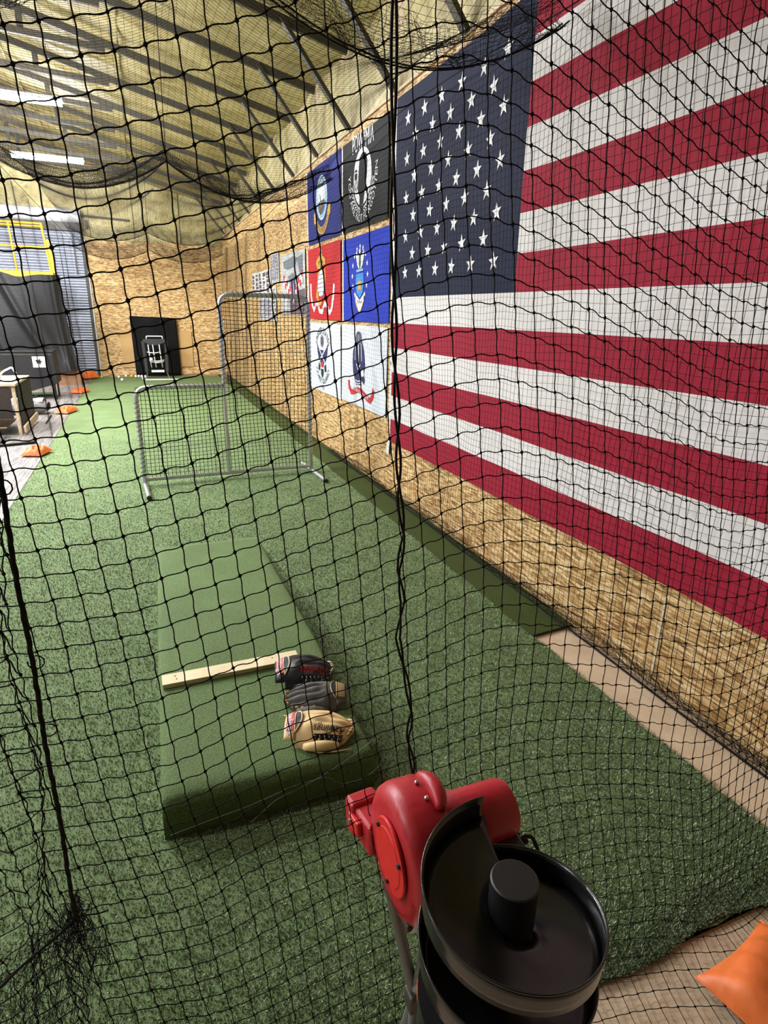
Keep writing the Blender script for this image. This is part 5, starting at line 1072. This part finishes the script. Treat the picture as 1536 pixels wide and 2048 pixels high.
# ================================================================== GLOVES ON THE MOUND
def glove(name, label, loc, rz, L_, W_, H_, flip, m_body, m_fing, m_trim, m_lace, m_patch, patch_txt, script, script_mat, web_mat, groove=0.010):
    root = empty(name, loc, rz); tag(root, label, 'baseball glove', 'baseball gloves on the mound')
    sg = -1 if flip else 1
    def hw(u):
        pts = [(0.0, 0.36), (0.08, 0.41), (0.22, 0.44), (0.40, 0.50), (0.62, 0.50), (0.82, 0.44), (0.94, 0.34), (1.0, 0.24)]
        for (a, x), (c_, y) in zip(pts[:-1], pts[1:]):
            if a <= u <= c_: return W_ * (x + (y - x) * (u - a) / (c_ - a))
        return W_ * 0.24
    def prof(u):
        return max(0.0, math.sin(PI * (0.13 + 0.83 * u)) ** 0.55) * (1.0 - 0.12 * u)
    def top(u, v, off=0.0):
        y = v * hw(u); x = u * L_ - L_ * 0.10 * u * u * v * v
        h = H_ * prof(u) * max(0.0, 1 - abs(v) ** 3.0) ** 0.6
        if u > 0.34:
            k = min(1, (u - 0.34) / 0.12); h -= groove * k * abs(math.cos(2.5 * PI * (v + 0.2))) ** 6 * (1 - abs(v) ** 4)
        h += 0.003 * math.sin(17 * u + 5 * v) * (1 - abs(v))
        return (x, sg * y, max(0.002, h) + off)
    nu, nv = 40, 30
    def body_part(u0, u1):
        b = MB()
        b.grid(lambda a, c_: top(u0 + (u1 - u0) * a, -1 + 2 * c_), max(4, int(nu * (u1 - u0))), nv)
        b.grid(lambda a, c_: (lambda p: (p[0], p[1], 0.001))(top(u0 + (u1 - u0) * a, -1 + 2 * c_)), max(4, int(nu * (u1 - u0))), 2)
        return b
    body_part(0.16, 0.46).build('back_panel', m_body, root, smooth=True)
    body_part(0.455, 1.0).build('fingers', m_fing, root, smooth=True)
    # thumb: a rounded stall along the lower side
    tp = [top(0.30 + 0.11 * k, 1.02) for k in range(6)]
    MB().tube([(p[0], p[1] + sg * 0.006, 0.018 + 0.010 * math.sin(PI * k / 5)) for k, p in enumerate(tp)], 0.02, 10, rr=[0.014, 0.019, 0.022, 0.021, 0.018, 0.010]).build('thumb', m_body, root, smooth=True)
    # wrist strap bridging the opening
    st_ = MB().grid(lambda a, c_: top(0.0 + 0.155 * a, -0.92 + 1.84 * c_, 0.004), 4, 18).build('wrist_strap', m_body, root, smooth=True, solid=0.005)
    # opening: dark sheet laid on top for the shaded hollow, with trim
    op = [(0.158 + 0.085 * (1 - abs(s) ** 2.4), s * 0.74) for s in np.linspace(-1, 1, 15)] + [(0.158 - 0.010 * (1 - abs(s) ** 2), s * 0.74) for s in np.linspace(1, -1, 15)]
    MB().grid(lambda a, c_: top(0.158 - 0.010 * (1 - (2 * c_ - 1) ** 2) + a * (0.010 + 0.085 * max(0, 1 - abs(2 * c_ - 1) ** 2.4)), (2 * c_ - 1) * 0.74, 0.0045), 5, 16).build('opening_shade', M['dark_in'], root, smooth=True)
    MB().tube([top(u, v, 0.006) for u, v in op] + [top(*op[0], 0.006)], 0.0032, 6).build('opening_trim', m_trim, root, smooth=True)
    # red label on the strap
    pt = MB().grid(lambda a, c_: top(0.022 + 0.112 * a, -0.66 + 1.32 * c_, 0.010), 4, 10).build('strap_label', m_patch, st_, smooth=True)
    if patch_txt:
        vs, fs = text_mesh(patch_txt, 0.040, shear=0.25)
        MB().add([top(0.078 + y / L_ * (1 if flip else -1), (x / (W_ * 0.40)), 0.0125) for x, y in vs], fs).build('label_lettering', M['p_white'], pt)
    if script:
        vs, fs = text_mesh(script, 0.042, shear=0.3)
        MB().add([top(0.66 - x / L_ * 0.9, 0.56 + (1 if flip else -1) * y / (W_ * 0.46), 0.004) for x, y in vs], fs).build('script_lettering', script_mat, root)
    # finger-tip lacing and edge laces
    for k in range(7):
        v = -0.85 + 1.7 * k / 6; p = top(0.955, v * 0.9, 0.005); q = top(0.99, (v + 0.10) * 0.9, 0.006)
        MB().tube([p, ((p[0] + q[0]) / 2 + 0.004, (p[1] + q[1]) / 2, max(p[2], q[2]) + 0.006), q], 0.0032, 6).build('tip_lace', m_lace, root, smooth=True)
    for k in range(5):
        u = 0.5 + 0.10 * k; p = top(u, 0.96, 0.004); q = top(u + 0.05, 0.90, 0.005)
        MB().tube([p, ((p[0] + q[0]) / 2, (p[1] + q[1]) / 2 , max(p[2], q[2]) + 0.008), q], 0.003, 6).build('edge_lace', m_lace, root, smooth=True)
    e0 = top(0.28, 1.0); MB().tube(rounded([(e0[0], e0[1] + sg * 0.02, 0.02), (e0[0] + 0.07, e0[1] + sg * 0.035, 0.008), (e0[0] + 0.15, e0[1] + sg * 0.03, 0.012), (e0[0] + 0.20, e0[1] + sg * 0.01, 0.006)], 0.02), 0.0026, 6).build('loose_lace', m_lace, root, smooth=True)
    MB().tube([top(u, -0.97, 0.004) for u in np.linspace(0.2, 0.97, 22)], 0.0028, 5).build('edge_piping', m_trim, root, smooth=True)
    # webbing between thumb and fingers
    if web_mat:
        MB().grid(lambda a, c_: top(0.44 + 0.44 * a, 0.76 + 0.22 * c_, 0.0035), 10, 4).build('web_panel', web_mat, root, smooth=True)
        for k in range(6):
            p = top(0.46 + 0.07 * k, 0.80, 0.004); q = top(0.50 + 0.07 * k, 1.0, 0.010)
            MB().tube([p, ((p[0] + q[0]) / 2, (p[1] + q[1]) / 2, p[2] * 0.5 + q[2] * 0.5 + 0.012), q], 0.0045, 6).build('web_lace', web_mat, root, smooth=True)
    return root
TXT = 'Rawlings'
glove('black_glove', 'black fielding glove with red script and cream lacing', (0.452, 2.50, 0.172), -0.19, 0.285, 0.240, 0.098, True, M['black_leather'], M['brown_leather'], M['lace'], M['lace'], M['pink_patch'], TXT, TXT, M['p_red'], M['black_leather'])
g2 = glove('grey_glove', 'worn grey glove lying between the black and tan gloves', (0.722, 2.222, 0.172), 2.86, 0.285, 0.20, 0.080, False, M['grey_leather'], M['grey_leather'], M['tan_worn'], M['tan_lace'], M['tan_worn'], None, None, None, None, groove=0.022)
glove('tan_glove', 'tan leather fielding glove with red wrist label, nearest the mound back', (0.410, 2.085, 0.173), -0.32, 0.29, 0.205, 0.088, True, M['tan_leather'], M['tan_leather'], M['tan_leather'], M['tan_leather'], M['red_patch'], TXT, TXT, M['p_black'], M['black_leather'], groove=0.006)

# ================================================================== ORANGE SANDBAGS
def sandbag(label, loc, rz, L_, W_, H_, seed):
    r = empty('sandbag', loc, rz); tag(r, label, 'sandbag', 'orange sandbags holding the net edges')
    def sheet_(up):
        def f(u, v):
            s_, t_ = 2 * u - 1, 2 * v - 1
            x = s_ * L_ / 2 * (1 - 0.07 * (1 - t_ * t_)); y = t_ * W_ / 2 * (1 - 0.07 * (1 - s_ * s_))
            h = max(0.0, (1 - s_ ** 4) * (1 - t_ ** 4)) ** 0.6
            z = H_ * 0.22 + (H_ * 0.72 * h if up else -H_ * 0.20 * h)
            if up: z += h * H_ * (0.09 * math.sin(7 * s_ + 3 * t_ + seed) + 0.07 * math.sin(11 * t_ - 4 * s_ + 2 * seed) - 0.10 * math.exp(-((s_ * 0.5 - t_ * 0.8 + 0.1) / 0.10) ** 2))
            else: z = max(0.002, z)
            return (x, y, z + (0.02 * H_ * math.sin(9 * s_ + seed) if abs(t_) > 0.97 else 0))
        return f
    MB().grid(sheet_(True), 28, 24).grid(sheet_(False), 28, 24).build('bag_body', M['orange'], r, smooth=True)
    for t_ in (-1, 1):
        MB().tube([(s_ * L_ / 2, t_ * W_ / 2 * (0.93 + 0.07 * s_ * s_), H_ * 0.22) for s_ in np.linspace(-1, 1, 12)], 0.0035, 5).build('side_seam', M['orange'], r, smooth=True)
    return r
sandbag('large orange sandbag on the concrete beside the ball machine', (1.555, 0.60, 0.0), -1.41, 0.46, 0.35, 0.11, 1.0)
sandbag('nearest of the orange sandbags along the left turf edge', (-1.42, 8.85, 0.0), 1.25, 0.36, 0.26, 0.12, 2.0)
sandbag('second orange sandbag along the left turf edge, beside the grey bag', (-1.40, 12.45, 0.0), 1.25, 0.50, 0.24, 0.12, 3.0)
sandbag('third orange sandbag along the left turf edge', (-1.40, 15.4, 0.0), 1.25, 0.50, 0.26, 0.12, 4.0)
sandbag('farthest orange sandbag, in the corner by the roll-up door', (-1.42, 18.4, 0.0), 0.9, 0.5, 0.34, 0.22, 5.0)

# ================================================================== FAR END
bp_ = empty('backstop_pad', (0.43, FY - 0.12, 0)); tag(bp_, 'black padded backstop standing against the far boarded wall', 'backstop')
def padf(u, v): return (-0.63 + 1.24 * u + 0.05 * (1 - v) * 0 - 0.02 * v, -0.02 - 0.02 * math.sin(9 * u + 3 * v) * v - 0.03 * math.exp(-((u - 0.45) / 0.12) ** 2) * v, 1.66 * v - 0.04 * u * v)
MB().grid(padf, 24, 16).build('pad_cover', M['pad'], bp_, smooth=True, solid=0.05)
ps = empty('plywood_sheet', (0.55, FY - 0.03, 0.25)); tag(ps, 'plain plywood sheet fixed to the far wall behind the black pad', 'plywood')
MB().box((-0.10, 0, 0.50), (1.95, 0.018, 1.02)).build('sheet', M['ply'], ps, bevel=0.002)

tn = empty('strike_zone_target', (0.36, 18.35, 0)); tag(tn, 'small padded strike-zone target frame with white strap grid', 'target')
for s in (-1, 1):
    MB().beam((s * 0.30, 0.05, 1.02), (s * 0.27, -0.02, 0.16), 0.09, 0.07, up=(0, 1, 0)).build('side_pad', M['pad_grey'], tn, bevel=0.02, seg=3)
    MB().tube([(s * 0.26, 0.0, 0.16), (s * 0.30, -0.55, 0.02)], 0.014, 8).build('leg', M['galv'], tn)
MB().add([(-0.30, 0.02, 1.06), (0.30, 0.02, 1.06), (0.27, 0.0, 0.98), (0.08, -0.01, 0.90), (-0.12, -0.01, 0.90), (-0.27, 0.0, 0.98)], [(0, 1, 2, 3, 4, 5)]).build('top_pad', M['pad_grey'], tn, solid=0.06)
MB().tube(rounded([(-0.20, 0.04, 1.06), (-0.20, 0.04, 1.14), (0.22, 0.04, 1.14), (0.22, 0.04, 1.06)], 0.03), 0.016, 8).build('top_bar', M['strap'], tn, smooth=True)
for x in (-0.17, -0.05, 0.12): MB().tube([(x - 0.005, -0.03, 0.92), (x + 0.01, -0.05, 0.6), (x + 0.035, -0.03, 0.30)], 0.014, 6).build('strap', M['strap'], tn, smooth=True)
for z, x0, x1 in ((0.72, -0.22, 0.14), (0.50, -0.18, 0.22), (0.46, -0.16, 0.20)):
    MB().tube([(x0, -0.035, z), ((x0 + x1) / 2, -0.06, z - 0.03), (x1, -0.035, z)], 0.014, 6).build('strap', M['strap'], tn, smooth=True)
MB().box((0.0, -0.02, 0.20), (0.40, 0.06, 0.09)).build('bottom_pad', M['pad'], tn, bevel=0.015)
MB().box((0.02, -0.055, 0.20), (0.34, 0.012, 0.06)).build('bottom_label', M['strap'], tn, bevel=0.004)
MB().tube([(-0.33, -0.62, 0.025), (0.60, -0.70, 0.025)], 0.020, 8).build('base_bar', M['strap'], tn, smooth=True)
for (x, y, z, m, lab) in ((0.24, 18.20, 0.50, 'ball', 'white baseball stuck in the strike-zone target'), (-0.02, 18.0, 0.0, 'ball', 'white baseball against the foot of the black pad'),
                          (-0.56, 17.75, 0.0, 'ball', 'lone white baseball lying nearest on the far turf'), (-0.66, 18.5, 0.0, 'ball', 'leftmost white baseball by the far wall'),
                          (-0.48, 18.75, 0.0, 'ball', 'white baseball just left of the yellow ball'), (-0.33, 18.7, 0.0, 'yball', 'yellow ball at the foot of the far wall'),
                          (-0.22, 18.6, 0.0, 'ball', 'first white baseball right of the yellow ball'), (-0.14, 18.6, 0.0, 'ball', 'second white baseball right of the yellow ball'), (-0.06, 18.55, 0.0, 'ball', 'third white baseball right of the yellow ball'),
                          (0.03, 18.5, 0.0, 'ball', 'fourth white baseball right of the yellow ball'), (-1.10, 18.55, 0.0, 'gball', 'lime green ball beside the farthest sandbag')):
    o = MB().grid(lambda u, v: (0.037 * math.sin(PI * v) * math.cos(2 * PI * u), 0.037 * math.sin(PI * v) * math.sin(2 * PI * u), 0.037 * (1 - math.cos(PI * v)) + 0.0), 14, 10, wrap_u=True).build('ball', M[m], smooth=True)
    o.location = (x, y, z + 0.001); tag(o, lab, 'ball', 'balls at the far wall')
o = MB().box((0, 0, 0.02), (0.46, 0.46, 0.02)).build('home_plate_mat', M['mat_green'], bevel=0.004); o.location = (-2.15, 15.2, 0); tag(o, 'small green mat on the grey floor behind the case', 'mat')

# scissor lift behind the tarp
lf = empty('scissor_lift', (-2.9, 17.4, 0)); tag(lf, 'yellow scissor lift platform rails above the black tarp', 'lift')
def rail(a, b_, r=0.022): MB().tube([a, b_], r, 8).build('guard_rail', M['yellow'], lf, smooth=True, angle=0.9)
rail((-1.6, 0, 3.72), (0.98, 0, 3.72)); rail((-1.6, 0, 3.22), (1.02, 0, 3.20), 0.022); rail((0.33, 0, 2.66), (0.30, 0, 3.72), 0.022); rail((0.98, 0, 3.72), (1.06, 0, 2.62), 0.026); rail((-1.6, 0.6, 3.72), (0.98, 0.6, 3.72)); rail((0.98, 0, 3.72), (0.98, 0.6, 3.72)); rail((-0.5, 0, 2.66), (-0.5, 0, 3.72), 0.022)
MB().box((1.10, 0.0, 3.0), (0.08, 0.05, 0.75), M=Matrix.Rotation(-0.07, 3, 'Y')).build('corner_post', M['yellow'], lf, bevel=0.01)
MB().box((-0.3, 0.3, 2.56), (2.8, 0.8, 0.20)).build('platform', M['yellow'], lf, bevel=0.01)
MB().box((-0.3, 0.3, 0.30), (2.6, 0.7, 0.5)).build('chassis', M['yellow'], lf, bevel=0.02)
for s in (-1, 1):
    MB().beam((s * 1.0 - 0.3, 0.3, 0.5), (-s * 1.0 - 0.3, 0.3, 2.46), 0.08, 0.12, up=(0, 1, 0)).build('scissor_arm', M['yellow'], lf)
for x in (-1.3, 0.7):
    MB().lathe([(0.16, -0.06), (0.16, 0.06)], (x, -0.02, 0.16), axis='Y', n=20).build('wheel', M['black_plastic'], lf)

tp_ = empty('tarp', (-2.3, 16.9, 0)); tag(tp_, 'black tarp draped over the yellow lift rails', 'tarp')
def tarp(u, v):
    zt = 2.60 - 0.09 * math.exp(-((u - 0.62) / 0.12) ** 2) + 0.03 * math.sin(5 * u)
    x = -1.6 + u * 2.27 + 0.13 * v * u - 0.05 * math.sin(PI * v) * u
    z = zt * (1 - v) + (0.36 + 0.05 * math.sin(7 * u)) * v
    f1 = math.exp(-((u - 0.42 - 0.42 * v) / 0.045) ** 2); f2 = math.exp(-((u - 0.70 - 0.22 * v * v) / 0.05) ** 2); f3 = math.exp(-((u - 0.93) / 0.03) ** 2); f4 = math.exp(-((u - 0.15 - 0.3 * v) / 0.06) ** 2)
    y = -0.11 * f1 - 0.07 * f2 * v - 0.09 * f3 - 0.08 * f4 + 0.05 * math.sin(6 * u + 3 * v) + 0.02 * math.sin(19 * u - 5 * v)
    return (x, y, z)
MB().grid(tarp, 90, 40).build('tarp_sheet', M['tarp'], tp_, smooth=True)
o = MB().box((0, 0, 0.20), (1.2, 0.05, 0.40)).build('cardboard_panel', M['brown_board'], bevel=0.004); o.location = (-2.08, 17.02, 0); tag(o, 'brown cardboard panel standing under the tarp edge', 'cardboard')

# black case with label on a stand
cs = empty('equipment_case', (-2.05, 14.6, 0), 0.0); tag(cs, 'tall black case with white square label behind the table', 'case')
MB().prism([(-0.62, 0.06), (0.36, 0.34), (0.34, 0.98), (-0.62, 0.96)], lambda a, c_: (a, -0.30, c_), lambda a, c_: (a, 0.35, c_)).build('case_body', M['bin'], cs, bevel=0.012)
MB().box((-0.14, 0.02, 0.985), (0.98, 0.68, 0.03)).build('case_lid', M['bin'], cs, bevel=0.008)
lb = MB().box((0.07, -0.304, 0.78), (0.24, 0.006, 0.22)).build('case_label', M['white_label'], cs)
MB().add([(0.0, -0.309, 0.80), (0.03, -0.309, 0.83), (0.06, -0.309, 0.81), (0.09, -0.309, 0.85), (0.10, -0.309, 0.80), (0.14, -0.309, 0.79), (0.10, -0.309, 0.77), (0.09, -0.309, 0.72), (0.06, -0.309, 0.76), (0.02, -0.309, 0.74), (0.03, -0.309, 0.78)], [tuple(range(11))]).build('label_mark', M['p_black'], lb)
MB().box((-0.14, -0.305, 0.93), (0.9, 0.01, 0.03)).build('case_edge', M['steel_dark'], cs)
for x in (-0.55, 0.28):
    MB().tube([(x, -0.25, 0.0), (x, -0.25, 0.34)], 0.02, 8).build('leg', M['black_plastic'], cs); MB().tube([(x, 0.3, 0.0), (x, 0.3, 0.34)], 0.02, 8).build('leg', M['black_plastic'], cs)

# workbench on the left
tb = empty('workbench', (-2.35, 10.9, 0)); tag(tb, 'timber workbench with dark boarded side at the left edge', 'workbench')
MB().box((0.0, 0.0, 0.76), (1.15, 1.30, 0.035)).build('bench_top', M['wood2'], tb, bevel=0.004)
for x, y in ((0.53, -0.60), (0.53, 0.60), (-0.53, -0.60), (-0.53, 0.60)): MB().box((x, y, 0.37), (0.045, 0.04, 0.745)).build('leg', M['wood2'], tb, bevel=0.003)
MB().box((0.562, 0.05, 0.43), (0.016, 1.22, 0.60)).build('side_board', M['shelf_dark'], tb)
MB().box((-0.02, -0.625, 0.50), (1.0, 0.016, 0.48)).build('front_board', M['shelf_brown'], tb)
MB().beam((0.60, -0.62, 0.10), (0.60, 0.64, 0.12), 0.03, 0.10).build('stretcher', M['wood2'], tb, bevel=0.003)
MB().box((-0.1, -0.1, 0.12), (0.9, 0.9, 0.02)).build('lower_shelf', M['wood2'], tb)
o = empty('plastic_tub', (-2.42, 9.92, 0)); tag(o, 'milky plastic tub on the floor before the workbench', 'tub')
MB().grid(lambda u, v: ((0.26 + 0.10 * v) * math.copysign(abs(math.cos(2 * PI * u)) ** 0.5, math.cos(2 * PI * u)), (0.20 + 0.06 * v) * math.copysign(abs(math.sin(2 * PI * u)) ** 0.5, math.sin(2 * PI * u)), 0.34 * v), 40, 5, wrap_u=True).build('tub_wall', M['clear'], o, smooth=True, solid=0.006)
MB().box((0, 0, 0.01), (0.5, 0.38, 0.015)).build('tub_bottom', M['clear'], o)
# things on the bench
hm = empty('batting_helmet', (-2.18, 10.85, 0.778)); tag(hm, 'black batting helmet on the workbench', 'helmet')
MB().grid(lambda u, v: (0.115 * math.sin(PI * v / 2) * math.cos(2 * PI * u), 0.135 * math.sin(PI * v / 2) * math.sin(2 * PI * u), 0.04 + 0.14 * math.cos(PI * v / 2)), 28, 10, wrap_u=True).build('shell', M['black_gloss'], hm, smooth=True, solid=0.004)
MB().grid(lambda u, v: (0.10 * math.cos(PI * u), -0.125 - 0.06 * v * math.sin(PI * u), 0.05 - 0.012 * v), 12, 3).build('brim', M['black_gloss'], hm, smooth=True, solid=0.004)
for s in (-1, 1): MB().box((s * 0.108, 0.0, 0.045), (0.012, 0.09, 0.08)).build('ear_flap', M['black_gloss'], hm, bevel=0.01)
rc = empty('cable_coil', (-2.5, 10.75, 0.78)); tag(rc, 'loose coil of pale cable on the workbench', 'cable')
MB().tube([((0.15 + 0.02 * math.sin(3.1 * a)) * math.cos(a), 0.13 * math.sin(a), 0.012 + 0.008 * a + 0.05 * abs(math.sin(a * 0.5))) for a in np.linspace(0, 18, 120)], 0.010, 6).build('cable', M['bag_white'], rc, smooth=True)
pb = empty('metal_bracket', (-2.05, 11.2, 0.778)); tag(pb, 'white bent metal bracket at the bench back', 'bracket')
MB().tube(rounded([(-0.12, 0, 0.012), (-0.02, 0, 0.10), (0.10, 0.03, 0.16), (0.14, 0.03, 0.06)], 0.03), 0.014, 8).build('bent_bar', M['white_trim'], pb, smooth=True)
MB().box((0.0, 0, 0.012), (0.3, 0.14, 0.02)).build('foot_plate', M['white_trim'], pb, bevel=0.003)
# bag and tripod leftovers on the floor
bg = empty('duffel_bag', (-2.16, 12.45, 0), -0.2); tag(bg, 'grey duffel bag with pale top lying by the second sandbag', 'bag')
MB().grid(lambda u, v: ((-0.5 + v) * 1.0, 0.20 * math.cos(2 * PI * u) * (math.sin(PI * (0.06 + 0.88 * v)) ** 0.4), max(0.0, 0.14 + 0.14 * math.sin(2 * PI * u) * (math.sin(PI * (0.06 + 0.88 * v)) ** 0.4) + 0.012 * math.sin(13 * v + 9 * u))), 24, 20, wrap_u=True).build('bag_body', M['bag_grey'], bg, smooth=True)
MB().grid(lambda u, v: ((-0.46 + 0.9 * v), -0.10 + 0.30 * u, 0.285 - 0.12 * abs(2 * u - 0.7) ** 2 + 0.01 * math.sin(15 * v)), 10, 14).build('bag_top', M['bag_white'], bg, smooth=True, solid=0.01)
for s in (-0.2, 0.2): MB().tube([(s, -0.20, 0.10), (s + 0.05, -0.24, 0.30), (s + 0.1, 0.1, 0.33)], 0.012, 6).build('bag_strap', M['black_plastic'], bg, smooth=True)
tr = MB().tube(wander((-2.4, 9.35, 0.02), (-1.55, 9.6, 0.02), 16, 0.02, 12), 0.022, 8).build('black_bar', M['rope'], smooth=True); tag(tr, 'black bar lying on the grey floor before the workbench', 'bar')
for p0, p1, nm, lab in (((-1.62, 12.1, 0.015), (-1.60, 11.3, 0.015), 'tripod_leg', 'thin black leg lying across the grey floor by the duffel bag'),):
    o = MB().tube([p0, p1], 0.012, 6).build(nm, M['rope']); tag(o, lab, 'tripod leg')
